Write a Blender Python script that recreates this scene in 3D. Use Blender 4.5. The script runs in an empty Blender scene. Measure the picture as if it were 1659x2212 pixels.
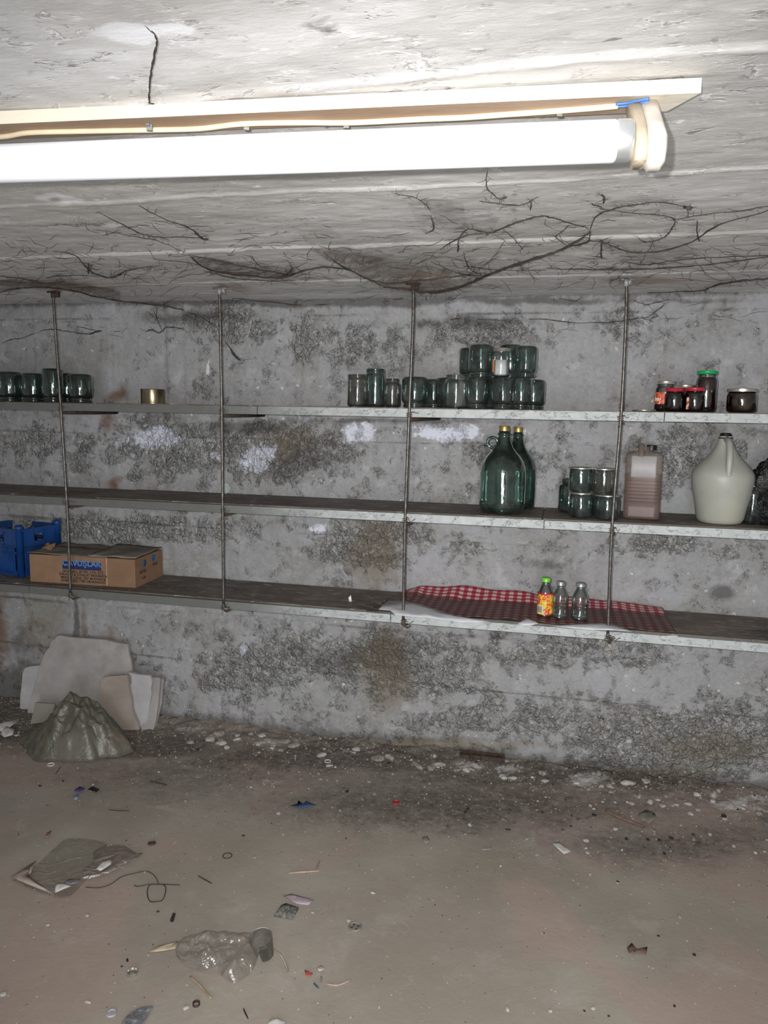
import bpy, bmesh, math, random
import numpy as np
from mathutils import Vector, Matrix
PI = math.pi
random.seed(7)
SC = bpy.context.scene
COL = SC.collection

# ------------------------------------------------------------------ camera
YAW, PITCH, ROLL, FOC = -.2279, -.1345, .0161, 1632.6
CAM = np.array([0., -3.4, 1.6105])
F_ = np.array([math.sin(YAW)*math.cos(PITCH), math.cos(YAW)*math.cos(PITCH), math.sin(PITCH)])
r_ = np.array([math.cos(YAW), -math.sin(YAW), 0.]); u_ = np.cross(r_, F_)
R_ = r_*math.cos(ROLL)+u_*math.sin(ROLL); U_ = -r_*math.sin(ROLL)+u_*math.cos(ROLL)
cd = bpy.data.cameras.new('camera'); cam = bpy.data.objects.new('camera', cd); COL.objects.link(cam)
cd.sensor_fit = 'HORIZONTAL'; cd.sensor_width = 36; cd.lens = 36*FOC/1659
cam.matrix_world = Matrix(((R_[0], U_[0], -F_[0], CAM[0]), (R_[1], U_[1], -F_[1], CAM[1]), (R_[2], U_[2], -F_[2], CAM[2]), (0, 0, 0, 1)))
cd.clip_start = .02
SC.camera = cam
# ------------------------------------------------------------------ light, world, exposure
w = bpy.data.worlds.new('world'); SC.world = w; w.use_nodes = True
w.node_tree.nodes['Background'].inputs[0].default_value = (.6, .7, .9, 1)
w.node_tree.nodes['Background'].inputs[1].default_value = .02
ld = bpy.data.lights.new('phone_flash', 'SPOT'); ld.energy = 262; ld.spot_size = math.radians(104); ld.spot_blend = 1
ld.shadow_soft_size = .008; ld.color = (1, .97, .95)
fl = bpy.data.objects.new('phone_flash', ld); COL.objects.link(fl)
fp = CAM - R_*.045 + U_*.03
fl.matrix_world = Matrix.Translation(Vector(fp)) @ cam.matrix_world.to_3x3().to_4x4() @ Matrix.Rotation(math.radians(-9), 4, 'X') @ Matrix.Rotation(math.radians(-4), 4, 'Y')
dl = bpy.data.lights.new('doorway_daylight', 'AREA'); dl.shape = 'RECTANGLE'; dl.size = .8; dl.size_y = 1.85; dl.energy = 84; dl.color = (.89, .94, 1)
do = bpy.data.objects.new('doorway_daylight', dl); COL.objects.link(do); do.location = (.25, -5.18, 1.0); do.rotation_euler = (math.radians(90), 0, 0)
SC.view_settings.view_transform = 'Standard'; SC.view_settings.look = 'None'
SC.view_settings.gamma = 1; SC.view_settings.use_curve_mapping = False
SC.view_settings.exposure = 0
SC.cycles.transparent_max_bounces = 32

# ------------------------------------------------------------------ heights
ZC, Z1, Z2, Z3, YF = 2.1056, 1.6161, 1.1904, .7633, -.399
XL, XR, YB = -3.1, 1.35, -5.2

# ------------------------------------------------------------------ pixel -> place
def ray(x, y): return F_ + R_*(x-829.5)/FOC - U_*(y-1106)/FOC
def onz(x, y, z): d = ray(x, y); return CAM + d*(z-CAM[2])/d[2]
def ony(x, y, Y): d = ray(x, y); return CAM + d*(Y-CAM[1])/d[1]
def onshell(x, y, gap=.012, wg=.03):
    d = ray(x, y); c = []
    if d[2] > 0: c.append((ZC-gap-CAM[2])/d[2])
    c.append((-wg-CAM[1])/d[1])
    return CAM + d*min(c)
def fp_(x, y, z=0.): return onz(x, y, z)
def dep(p): return float(np.dot(np.array(p)-CAM, F_))
def pix(X, Y, Z):
    dx, dy, dz = X-CAM[0], Y-CAM[1], Z-CAM[2]
    z = dx*F_[0]+dy*F_[1]+dz*F_[2]; z = np.where(z < .05, .05, z)
    return 829.5+FOC*(dx*R_[0]+dy*R_[1]+dz*R_[2])/z, 1106-FOC*(dx*U_[0]+dy*U_[1]+dz*U_[2])/z

# ------------------------------------------------------------------ numpy noise
def vn(x, y, s=0):
    xi = np.floor(x).astype(np.int64); yi = np.floor(y).astype(np.int64); fx = x-xi; fy = y-yi
    fx = fx*fx*(3-2*fx); fy = fy*fy*(3-2*fy)
    def h(a, b):
        n = (a*374761393 + b*668265263 + s*974711) & 0x7fffffff
        n = ((n ^ (n >> 13))*1274126177) & 0x7fffffff
        return ((n ^ (n >> 16)) & 0xffff)/65535.
    return (h(xi, yi)*(1-fx)+h(xi+1, yi)*fx)*(1-fy)+(h(xi, yi+1)*(1-fx)+h(xi+1, yi+1)*fx)*fy
def fbm(x, y, o=4, s=0):
    t = 0; a = .5; n = 0
    for k in range(o): t = t+a*vn(x*2**k+k*17.3, y*2**k+k*9.1, s+k); n += a; a *= .5
    return t/n

# ------------------------------------------------------------------ node helper
class N:
    def __init__(s, name):
        m = s.m = bpy.data.materials.new(name); m.use_nodes = True; s.t = m.node_tree; s.t.nodes.clear()
        s.out = s.t.nodes.new('ShaderNodeOutputMaterial')
    def n(s, ty, **k):
        o = s.t.nodes.new(ty)
        for a, v in k.items(): setattr(o, a, v)
        return o
    def put(s, sock, v):
        if v is None: return
        if hasattr(v, 'is_output'): s.t.links.new(v, sock)
        elif isinstance(v, (tuple, list)) and len(v) == 3 and sock.type == 'RGBA': sock.default_value = (*v, 1)
        else: sock.default_value = v
    def coord(s, kind='Object', scale=None):
        c = s.n('ShaderNodeTexCoord').outputs[kind]
        if scale is None: return c
        m = s.n('ShaderNodeMapping'); s.put(m.inputs[0], c); m.inputs['Scale'].default_value = scale; return m.outputs[0]
    def noise(s, sc, det=4, rough=.55, v=None, dist=0, out=0):
        o = s.n('ShaderNodeTexNoise'); s.put(o.inputs['Vector'], v); o.inputs['Scale'].default_value = sc; o.inputs['Detail'].default_value = det
        o.inputs['Roughness'].default_value = rough; o.inputs['Distortion'].default_value = dist; return o.outputs[out]
    def vor(s, sc, v=None, feat='F1', out='Distance', rand=1):
        o = s.n('ShaderNodeTexVoronoi', feature=feat); s.put(o.inputs['Vector'], v); o.inputs['Scale'].default_value = sc
        o.inputs['Randomness'].default_value = rand; return o.outputs[out]
    def ramp(s, v, lo, hi, a=0., b=1.):
        o = s.n('ShaderNodeMapRange', interpolation_type='SMOOTHSTEP'); s.put(o.inputs[0], v)
        for i, q in zip((1, 2, 3, 4), (lo, hi, a, b)): s.put(o.inputs[i], q)
        return o.outputs[0]
    def ma(s, op, a, b=0., c=0.):
        o = s.n('ShaderNodeMath', operation=op)
        for i, q in enumerate((a, b, c)): s.put(o.inputs[i], q)
        return o.outputs[0]
    def mix(s, f, a, b, bt='MIX'):
        o = s.n('ShaderNodeMix', data_type='RGBA', blend_type=bt); s.put(o.inputs[0], f); s.put(o.inputs[6], a); s.put(o.inputs[7], b); return o.outputs[2]
    def vadd(s, a, b, k=1.):
        m = s.n('ShaderNodeVectorMath', operation='MULTIPLY_ADD'); s.put(m.inputs[0], b); m.inputs[1].default_value = (k, k, k); s.put(m.inputs[2], a); return m.outputs[0]
    def attr(s, nm): return s.n('ShaderNodeAttribute', attribute_name=nm).outputs['Fac']
    def bump(s, h, st=.5, d=.01, nrm=None):
        o = s.n('ShaderNodeBump'); s.put(o.inputs['Height'], h); o.inputs['Strength'].default_value = st; o.inputs['Distance'].default_value = d
        s.put(o.inputs['Normal'], nrm); return o.outputs[0]
    def pbr(s, col, rough=.8, metal=0., nrm=None, spec=.5, **k):
        o = s.n('ShaderNodeBsdfPrincipled'); s.put(o.inputs['Base Color'], col); s.put(o.inputs['Roughness'], rough); s.put(o.inputs['Metallic'], metal)
        s.put(o.inputs['Normal'], nrm); s.put(o.inputs['Specular IOR Level'], spec)
        for a, v in k.items(): s.put(o.inputs[a.replace('_', ' ')], v)
        return o.outputs[0]
    def done(s, sh): s.t.links.new(sh, s.out.inputs['Surface']); return s.m

def plain(name, col, rough=.7, metal=0., var=.25, sc=30, bump=.15, spec=.4, dirt=None, dirtamt=.5):
    m = N(name); c = m.coord(); n = m.noise(sc, 4, .6, c)
    k = m.mix(m.ramp(n, .3, .7), tuple(x*(1-var) for x in col), tuple(min(1, x*(1+var)) for x in col))
    if dirt: k = m.mix(m.ramp(m.noise(sc*.35, 5, .65, c), .48, .68, 0, dirtamt), k, dirt)
    return m.done(m.pbr(k, rough, metal, m.bump(n, bump, .004), spec))

def glass(name, light, dark, dust=.05, rough=.06, wav=.2):
    m = N(name); c = m.coord(scale=(1, 1, .35))
    nz = m.noise(45, 3, .5, c)
    nr = m.bump(nz, wav, .002)
    f = m.n('ShaderNodeLayerWeight'); f.inputs['Blend'].default_value = .45; m.put(f.inputs['Normal'], nr)
    fc = m.ramp(f.outputs['Facing'], .15, .85)
    tr = m.n('ShaderNodeBsdfTransparent'); m.put(tr.inputs[0], m.mix(fc, light, dark))
    gl = m.n('ShaderNodeBsdfGlossy'); gl.inputs['Roughness'].default_value = rough; gl.inputs['Color'].default_value = (.9, 1, .97, 1); m.put(gl.inputs['Normal'], nr)
    fr = m.n('ShaderNodeFresnel'); fr.inputs['IOR'].default_value = 1.5; m.put(fr.inputs['Normal'], nr)
    mx = m.n('ShaderNodeMixShader'); m.put(mx.inputs[0], m.ma('MINIMUM', m.ma('MULTIPLY', fr.outputs[0], 2.3), .85)); m.put(mx.inputs[1], tr.outputs[0]); m.put(mx.inputs[2], gl.outputs[0])
    df = m.n('ShaderNodeBsdfDiffuse'); df.inputs[0].default_value = (.33, .34, .33, 1)
    m2 = m.n('ShaderNodeMixShader'); m.put(m2.inputs[0], m.ramp(m.noise(25, 5, .6, m.coord()), .35, .8, dust*.3, dust*2.2)); m.put(m2.inputs[1], mx.outputs[0]); m.put(m2.inputs[2], df.outputs[0])
    return m.done(m2.outputs[0])

# ------------------------------------------------------------------ structure materials
def mat_wall():
    m = N('rough_concrete_wall'); c = m.coord()
    big = m.noise(1.6, 4, .6, c); mid = m.noise(9, 6, .65, c); fine = m.noise(60, 5, .7, c)
    w1 = m.vadd(c, m.noise(7, 3, .6, c, out=1), .09)
    w2 = m.vadd(c, m.noise(22, 4, .65, c, out=1), .05)
    col = m.mix(m.ramp(big, .35, .65), (.265, .264, .264), (.325, .322, .334))
    col = m.mix(m.ramp(m.noise(3.3, 4, .6, w1), .45, .66, 0, .7), col, (.22, .213, .185))
    col = m.mix(m.ramp(m.noise(19, 6, .75, w1), .5, .68, 0, .5), col, (.165, .162, .155))
    col = m.mix(m.ramp(m.noise(11, 5, .7, w2), .54, .68, 0, .55), col, (.43, .425, .42))
    col = m.mix(m.ramp(m.noise(2.1, 3, .6, w2), .55, .7, 0, .5), col, (.30, .33, .31))
    col = m.mix(m.ramp(fine, .35, .7, 0, .35), col, (.42, .42, .43))
    # exposed aggregate
    g = m.attr('a_gravel'); mid2 = m.noise(13, 5, .65, w1)
    gm = m.ramp(m.ma('ADD', m.ma('MULTIPLY', g, .8), m.ma('MULTIPLY', mid2, 1.15)), .72, .92)
    vd = m.vor(36, w2); vc = m.vor(36, w2, out='Color'); ve = m.vor(36, w2, 'DISTANCE_TO_EDGE')
    sep = m.n('ShaderNodeSeparateColor'); m.put(sep.inputs[0], vc)
    stone = m.mix(sep.outputs[0], (.17, .17, .165), (.37, .365, .35))
    stone = m.mix(m.ramp(sep.outputs[1], .82, .95, 0, .8), stone, (.50, .49, .45))
    br = m.noise(30, 4, .7, c)
    stone = m.mix(m.ma('MULTIPLY', m.ramp(ve, 0, .14, 1, 0), m.ramp(br, .42, .6, 0, .85)), stone, (.055, .055, .052))
    col = m.mix(m.ma('MULTIPLY', gm, .8), col, stone)
    # curled flakes: relief shade and highlight painted as dark and light rims, in patches
    dn = m.noise(17, 4, .62, c, dist=1.3); dn2 = m.noise(38, 3, .6, c, dist=1.6)
    gate = m.ma('MULTIPLY', m.ramp(m.ma('ADD', mid2, m.ma('MULTIPLY', g, .32)), .54, .66), m.ramp(br, .45, .58))
    def band(nz, c0, wd): return m.ramp(m.ma('ABSOLUTE', m.ma('SUBTRACT', nz, c0)), wd*.3, wd, 1, 0)
    for nz, wd, gt in ((dn, .014, gate), (dn2, .03, m.ma('MAXIMUM', gate, m.ma('MULTIPLY', gm, .8)))):
        col = m.mix(m.ma('MULTIPLY', m.ma('MULTIPLY', band(nz, .5, wd), gt), .8), col, (.07, .068, .064))
        col = m.mix(m.ma('MULTIPLY', m.ma('MULTIPLY', band(nz, .5+wd*1.9, wd), gt), .75), col, (.54, .535, .53))
    rid = m.ma('ABSOLUTE', m.ma('SUBTRACT', dn2, .5))
    # pits and pale chips
    pw = m.vadd(c, m.noise(60, 2, .5, c, out=1), .03)
    pv = m.vor(26, pw); pc = m.n('ShaderNodeSeparateColor'); m.put(pc.inputs[0], m.vor(26, pw, out='Color'))
    col = m.mix(m.ma('MULTIPLY', m.ramp(pv, .13, .18, 1, 0), m.ramp(m.ma('ADD', pc.outputs[0], m.ma('MULTIPLY', g, .12)), .86, .88)), col, (.55, .53, .48))
    col = m.mix(m.ma('MULTIPLY', m.ramp(pv, .05, .11, 1, 0), m.ramp(pc.outputs[1], .8, .82, 0, .8)), col, (.06, .055, .05))
    pv2 = m.vor(70, pw); pc2 = m.n('ShaderNodeSeparateColor'); m.put(pc2.inputs[0], m.vor(70, pw, out='Color'))
    col = m.mix(m.ma('MULTIPLY', m.ramp(pv2, .12, .25, 1, 0), m.ramp(pc2.outputs[0], .86, .9, 0, .6)), col, (.5, .49, .47))
    col = m.mix(m.ma('MULTIPLY', m.ramp(pv2, .1, .22, 1, 0), m.ramp(pc2.outputs[1], .86, .9, 0, .7)), col, (.1, .1, .095))
    # stains
    nb = m.noise(14, 6, .7, w1)
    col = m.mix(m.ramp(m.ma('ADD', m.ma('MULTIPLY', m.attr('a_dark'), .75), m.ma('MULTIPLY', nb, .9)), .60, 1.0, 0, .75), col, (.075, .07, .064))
    col = m.mix(m.ramp(m.ma('ADD', m.ma('MULTIPLY', m.attr('a_rust'), .8), m.ma('MULTIPLY', m.ma('ADD', nb, br), .55)), .75, 1.4, 0, .9), col, (.15, .085, .052))
    col = m.mix(m.ramp(m.ma('ADD', m.attr('a_tan'), m.ma('MULTIPLY', nb, .7)), .6, 1.1, 0, .65), col, (.185, .15, .105))
    col = m.mix(m.ramp(m.ma('ADD', m.ma('MULTIPLY', m.attr('a_white'), .72), m.ma('ADD', m.ma('MULTIPLY', nb, .75), m.ma('MULTIPLY', m.noise(45, 5, .75, w2), .75))), 1.22, 1.38, 0, .88), col, (.66, .68, .77))
    h = m.ma('ADD', m.ma('MULTIPLY', m.ramp(ve, 0, .25), gm), m.ma('MULTIPLY', fine, .22))
    h = m.ma('ADD', h, m.ma('MULTIPLY', m.ma('MULTIPLY', m.ramp(rid, 0, .03), .5), gate)); h = m.ma('ADD', h, m.ma('MULTIPLY', mid, .8))
    return m.done(m.pbr(col, .92, 0, m.bump(h, .8, .012), .25))

def mat_ceiling():
    m = N('board_marked_concrete_ceiling'); c = m.coord(); cs = m.coord(scale=(.35, 1, 1))
    mid = m.noise(7, 6, .65, cs); fine = m.noise(70, 5, .7, cs); w1 = m.vadd(c, m.noise(6, 4, .6, c, out=1), .1)
    col = m.mix(m.ramp(m.noise(1.8, 4, .6, c), .35, .65), (.58, .565, .54), (.68, .67, .655))
    col = m.mix(m.ramp(mid, .35, .6, .5, 0), col, (.47, .45, .43))
    col = m.mix(m.ramp(m.noise(3, 4, .6, w1), .56, .7, 0, .35), col, (.52, .52, .54))
    col = m.mix(m.ramp(fine, .52, .75, 0, .6), col, (.82, .81, .80))
    col = m.mix(m.ramp(fine, .40, .28, 0, .6), col, (.28, .27, .26))
    pz = m.noise(16, 5, .7, m.vadd(cs, m.noise(9, 3, .6, c, out=1), .08))
    col = m.mix(m.ma('MULTIPLY', m.ramp(pz, .31, .36, .75, 0), m.ramp(mid, .35, .6)), col, (.13, .12, .11))
    cw = m.vadd(c, m.noise(30, 3, .6, c, out=1), .05)
    sv = m.vor(30, m.vadd(cs, m.noise(30, 3, .6, c, out=1), .03)); sc_ = m.n('ShaderNodeSeparateColor'); m.put(sc_.inputs[0], m.vor(30, m.vadd(cs, m.noise(30, 3, .6, c, out=1), .03), out='Color'))
    col = m.mix(m.ma('MULTIPLY', m.ramp(sv, .08, .16, 1, 0), m.ramp(sc_.outputs[0], .74, .78, 0, .75)), col, (.2, .185, .17))
    col = m.mix(m.ma('MULTIPLY', m.ramp(sv, .1, .2, 1, 0), m.ramp(sc_.outputs[1], .8, .84, 0, .8)), col, (.92, .91, .90))
    en = m.noise(26, 4, .65, cs, dist=1.2); eg = m.ramp(m.noise(11, 5, .7, c), .5, .62)
    col = m.mix(m.ma('MULTIPLY', m.ramp(m.ma('ABSOLUTE', m.ma('SUBTRACT', en, .47)), .006, .022, .65, 0), eg), col, (.22, .205, .19))
    col = m.mix(m.ma('MULTIPLY', m.ramp(m.ma('ABSOLUTE', m.ma('SUBTRACT', en, .52)), .006, .022, .8, 0), eg), col, (.9, .89, .88))
    # dark stringy film near the wall
    rid = m.ma('ABSOLUTE', m.ma('SUBTRACT', m.noise(9, 6, .62, m.vadd(cs, m.noise(3, 3, .6, c, out=1), .25)), .5))
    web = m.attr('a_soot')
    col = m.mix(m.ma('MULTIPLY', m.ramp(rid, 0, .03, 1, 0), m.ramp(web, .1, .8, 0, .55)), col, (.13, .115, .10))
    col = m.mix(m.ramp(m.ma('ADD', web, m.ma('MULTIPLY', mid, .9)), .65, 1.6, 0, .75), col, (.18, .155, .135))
    col = m.mix(m.ramp(m.ma('ADD', m.attr('a_dark'), m.ma('MULTIPLY', pz, 1.1)), .85, 1.1, 0, .8), col, (.14, .13, .12))
    col = m.mix(m.ramp(m.ma('ADD', m.attr('a_white'), m.ma('MULTIPLY', pz, .9)), .8, 1.05, 0, .9), col, (.88, .88, .9))
    col = m.mix(m.ramp(m.ma('ADD', m.attr('a_rust'), m.ma('MULTIPLY', mid, .7)), .6, 1.2, 0, .6), col, (.27, .16, .10))
    col = m.mix(m.ma('MULTIPLY', m.attr('a_seam'), m.ramp(m.noise(14, 4, .7, cs), .42, .62, 0, .5)), col, (.78, .77, .76))
    h = m.ma('ADD', m.ma('MULTIPLY', mid, 1.), m.ma('MULTIPLY', fine, .5)); h = m.ma('ADD', h, m.ma('MULTIPLY', m.ramp(pz, .28, .4), .8))
    return m.done(m.pbr(col, .9, 0, m.bump(h, .45, .006), .25))

def mat_floor():
    m = N('dusty_cement_floor'); c = m.coord(); w1 = m.vadd(c, m.noise(4, 4, .6, c, out=1), .15)
    col = m.mix(m.ramp(m.noise(1.5, 4, .6, c), .35, .65), (.25, .222, .184), (.31, .282, .238))
    col = m.mix(m.ramp(m.noise(1.9, 3, .5, w1), .5, .58, 0, .55), col, (.33, .245, .21))
    col = m.mix(m.ramp(m.noise(5.5, 5, .65, w1), .55, .72, 0, .35), col, (.37, .345, .31))
    col = m.mix(m.ramp(m.noise(18, 6, .7, c), .56, .75, 0, .3), col, (.40, .37, .33))
    d = m.attr('a_dirt'); nb = m.noise(12, 6, .72, w1)
    col = m.mix(m.ramp(m.ma('ADD', d, m.ma('MULTIPLY', nb, .9)), .55, 1.3, 0, .88), col, (.105, .088, .075))
    col = m.mix(m.ramp(m.ma('ADD', m.ma('MULTIPLY', m.attr('a_white'), .6), m.ma('ADD', m.ma('MULTIPLY', nb, .7), m.ma('MULTIPLY', m.noise(48, 6, .75, w1), .8))), 1.06, 1.28, 0, .85), col, (.47, .455, .44))
    dn = m.noise(34, 6, .75, c)
    col = m.mix(m.ma('MULTIPLY', m.ramp(dn, .5, .66), m.ramp(d, .1, .7, 0, .55)), col, (.30, .275, .25))
    col = m.mix(m.ma('MULTIPLY', m.ramp(dn, .46, .34), m.ramp(d, .1, .7, 0, .75)), col, (.045, .037, .03))
    vv = m.vor(90, c); vs = m.n('ShaderNodeSeparateColor'); m.put(vs.inputs[0], m.vor(90, c, out='Color'))
    sp = m.ma('MULTIPLY', m.ramp(vv, .18, .3, 1, 0), m.ramp(m.ma('ADD', vs.outputs[0], m.ma('MULTIPLY', d, .12)), .97, .99))
    col = m.mix(sp, col, (.5, .47, .43))
    sp2 = m.ma('MULTIPLY', m.ramp(vv, .12, .22, 1, 0), m.ramp(m.ma('ADD', vs.outputs[1], m.ma('MULTIPLY', d, .12)), .965, .98))
    col = m.mix(sp2, col, (.035, .03, .027))
    h = m.ma('ADD', m.ma('MULTIPLY', nb, .6), m.ma('MULTIPLY', m.noise(60, 4, .7, c), m.ma('ADD', d, .1)))
    return m.done(m.pbr(col, m.ramp(nb, .3, .7, .72, .95), 0, m.bump(h, .5, .008), .3))

# ------------------------------------------------------------------ mesh helpers
def tag(o, label=None, cat=None, group=None, kind=None):
    if label: o['label'] = label
    if cat: o['category'] = cat
    if group: o['group'] = group
    if kind: o['kind'] = kind
    return o
def meshobj(name, verts, faces, mat, parent=None, smooth=True, loc=None):
    me = bpy.data.meshes.new(name); me.from_pydata([tuple(map(float, v)) for v in verts], [], faces); me.update()
    if smooth: me.polygons.foreach_set('use_smooth', [True]*len(me.polygons))
    o = bpy.data.objects.new(name, me); COL.objects.link(o)
    if mat: me.materials.append(mat)
    if parent: o.parent = parent
    if loc is not None: o.location = tuple(float(q) for q in loc)
    return o
def empty(name, loc, rz=0): 
    o = bpy.data.objects.new(name, None); COL.objects.link(o); o.location = tuple(float(q) for q in loc); o.rotation_euler = (0, 0, rz); o.empty_display_size = .05; return o
class MB:
    def __init__(s): s.v = []; s.f = []
    def add(s, v, f): b = len(s.v); s.v += [tuple(map(float, q)) for q in v]; s.f += [tuple(b+i for i in q) for q in f]; return s
    def box(s, c, d, rz=0, j=0):
        v = []
        for sx in (-1, 1):
            for sy in (-1, 1):
                for sz in (-1, 1):
                    x, y, z = sx*d[0]/2+random.uniform(-j, j), sy*d[1]/2+random.uniform(-j, j), sz*d[2]/2+random.uniform(-j, j)
                    v.append((c[0]+x*math.cos(rz)-y*math.sin(rz), c[1]+x*math.sin(rz)+y*math.cos(rz), c[2]+z))
        return s.add(v, [(0, 1, 3, 2), (4, 6, 7, 5), (0, 4, 5, 1), (2, 3, 7, 6), (0, 2, 6, 4), (1, 5, 7, 3)])
    def prism(s, poly, z0, z1):
        n = len(poly); v = [(p[0], p[1], z0) for p in poly]+[(p[0], p[1], z1) for p in poly]
        return s.add(v, [tuple(range(n))[::-1], tuple(range(n, 2*n))]+[(i, (i+1) % n, n+(i+1) % n, n+i) for i in range(n)])
    def lathe(s, prof, seg=40, c=(0, 0, 0), cap0=False, cap1=False, rot=None):
        v = []; f = []
        for (r, z) in prof:
            for k in range(seg):
                a = 2*PI*k/seg; q = Vector((r*math.cos(a), r*math.sin(a), z))
                if rot: q = rot @ q
                v.append((c[0]+q[0], c[1]+q[1], c[2]+q[2]))
        for i in range(len(prof)-1):
            for k in range(seg): f.append((i*seg+k, i*seg+(k+1) % seg, (i+1)*seg+(k+1) % seg, (i+1)*seg+k))
        if cap0: f.append(tuple(range(seg))[::-1])
        if cap1: f.append(tuple((len(prof)-1)*seg+k for k in range(seg)))
        return s.add(v, f)
    def tube(s, pts, rad, seg=8, closed=False):
        P = [Vector(tuple(map(float, p))) for p in pts]; n = len(P); v = []; f = []
        rr = rad if isinstance(rad, (list, tuple)) else [rad]*n
        up = Vector((0, 0, 1)); prev = None
        for i in range(n):
            t = (P[(i+1) % n]-P[i-1]) if closed else (P[min(i+1, n-1)]-P[max(i-1, 0)])
            t.normalize()
            if prev is None: a = t.cross(up) if abs(t.z) < .9 else t.cross(Vector((1, 0, 0)))
            else: a = prev-t*prev.dot(t)
            if a.length < 1e-6: a = t.orthogonal()
            a.normalize(); prev = a; b = t.cross(a)
            for k in range(seg):
                q = 2*PI*k/seg; v.append(tuple(P[i]+(a*math.cos(q)+b*math.sin(q))*rr[i]))
        m = n if closed else n-1
        for i in range(m):
            for k in range(seg): f.append((i*seg+k, i*seg+(k+1) % seg, ((i+1) % n)*seg+(k+1) % seg, ((i+1) % n)*seg+k))
        if not closed: f += [tuple(range(seg))[::-1], tuple((n-1)*seg+k for k in range(seg))]
        return s.add(v, f)
    def loft(s, secs, seg=40, c=(0, 0, 0), caps=True):   # secs: (w, d, z, exponent)
        v = []; f = []
        for (wd, dp, z, e) in secs:
            for k in range(seg):
                a = 2*PI*k/seg; ca, sa = math.cos(a), math.sin(a)
                v.append((c[0]+wd/2*math.copysign(abs(ca)**(2/e), ca), c[1]+dp/2*math.copysign(abs(sa)**(2/e), sa), c[2]+z))
        for i in range(len(secs)-1):
            for k in range(seg): f.append((i*seg+k, i*seg+(k+1) % seg, (i+1)*seg+(k+1) % seg, (i+1)*seg+k))
        if caps: f += [tuple(range(seg))[::-1], tuple((len(secs)-1)*seg+k for k in range(seg))]
        return s.add(v, f)
    def obj(s, name, mat, parent=None, smooth=True, loc=None, sharp=None):
        o = meshobj(name, s.v, s.f, mat, parent, smooth, loc)
        if smooth and sharp:
            try: o.data.set_sharp_from_angle(angle=math.radians(sharp))
            except Exception: pass
        return o
def smooth_line(pts, k=6):
    P = [np.array(p, float) for p in pts]; out = []
    for i in range(len(P)-1):
        a, b, c, d = P[max(i-1, 0)], P[i], P[i+1], P[min(i+2, len(P)-1)]
        for j in range(k):
            t = j/k; out.append(.5*((2*b)+(c-a)*t+(2*a-5*b+4*c-d)*t*t+(-a+3*b-3*c+d)*t**3))
    out.append(P[-1]); return out
def grid(name, us, vs, fn, mat, attrs=None, kind='structure', flip=False):
    U, V = np.meshgrid(us, vs); X, Y, Z = fn(U, V); n, m = U.shape
    co = np.stack([X, Y, Z], -1).reshape(-1, 3).astype(np.float32)
    idx = np.arange(n*m).reshape(n, m); a = idx[:-1, :-1].ravel(); b = idx[:-1, 1:].ravel(); c = idx[1:, 1:].ravel(); d = idx[1:, :-1].ravel()
    q = np.stack([a, d, c, b] if flip else [a, b, c, d], -1)
    me = bpy.data.meshes.new(name); me.vertices.add(len(co)); me.vertices.foreach_set('co', co.ravel())
    me.loops.add(q.size); me.loops.foreach_set('vertex_index', q.ravel().astype(np.int32)); me.polygons.add(len(q))
    me.polygons.foreach_set('loop_start', np.arange(0, q.size, 4, dtype=np.int32)); me.update(calc_edges=True); me.validate()
    me.polygons.foreach_set('use_smooth', [True]*len(me.polygons)); me.materials.append(mat)
    if attrs:
        for k, arr in attrs(X, Y, Z).items():
            at = me.attributes.new(k, 'FLOAT', 'POINT'); at.data.foreach_set('value', np.asarray(arr, np.float32).ravel())
    o = bpy.data.objects.new(name, me); COL.objects.link(o)
    if kind: o['kind'] = kind
    return o
def blobs(PX, PY, L, hard=1.):
    t = np.zeros_like(PX); wx = (fbm(PX/60, PY/60, 4, 3)-.5)*70; wy = (fbm(PX/60, PY/60, 4, 9)-.5)*50
    for (x, y, rx, ry, st) in L:
        rx_, ry_ = max(rx, 8), max(ry, 8); k = min(1, min(rx_, ry_)/40)
        d = ((PX+wx*k-x)/rx_)**2+((PY+wy*k-y)/ry_)**2
        t = np.maximum(t, st*np.exp(-d*1.1))
    return t

# ================================================================== SETTING
WH = [(340, 955, 110, 40, 1), (470, 985, 60, 40, .8), (560, 990, 50, 55, 1), (300, 985, 50, 40, .7), (780, 945, 75, 35, 1), (960, 940, 150, 28, .95), (1110, 925, 90, 18, .7), (450, 795, 8, 26, 1.1), (522, 1405, 16, 22, 1), (690, 1138, 50, 20, .8), (390, 905, 60, 25, .5),
      (1290, 985, 30, 60, .5), (1450, 940, 120, 20, .5), (610, 1010, 60, 30, .5), (1060, 1190, 60, 30, .4), (1640, 1500, 60, 40, .4), (1560, 1590, 100, 25, .35), (760, 1300, 100, 60, .3)]
RU = [(248, 855, 30, 38, 1), (245, 915, 30, 28, .9), (250, 1040, 22, 22, .9), (10, 930, 40, 60, .5), (1330, 860, 16, 30, .6), (640, 940, 70, 35, .5), (815, 1195, 45, 40, .55), (0, 1350, 26, 120, 1.0), (235, 1370, 14, 70, .6), (180, 1360, 12, 80, .8), (1395, 640, 90, 12, .5), (480, 1070, 20, 20, .3)]
TA = [(900, 1610, 500, 20, .7), (1400, 1670, 260, 20, .7), (810, 1200, 70, 100, .95), (830, 1450, 90, 120, .8), (620, 960, 110, 50, .7), (200, 1440, 160, 90, .7), (1530, 1620, 190, 70, .7), (100, 1360, 70, 130, .6), (1320, 700, 60, 200, .25), (900, 1530, 500, 60, .35), (1350, 1560, 240, 60, .45), (420, 1480, 60, 50, .5)]
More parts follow.
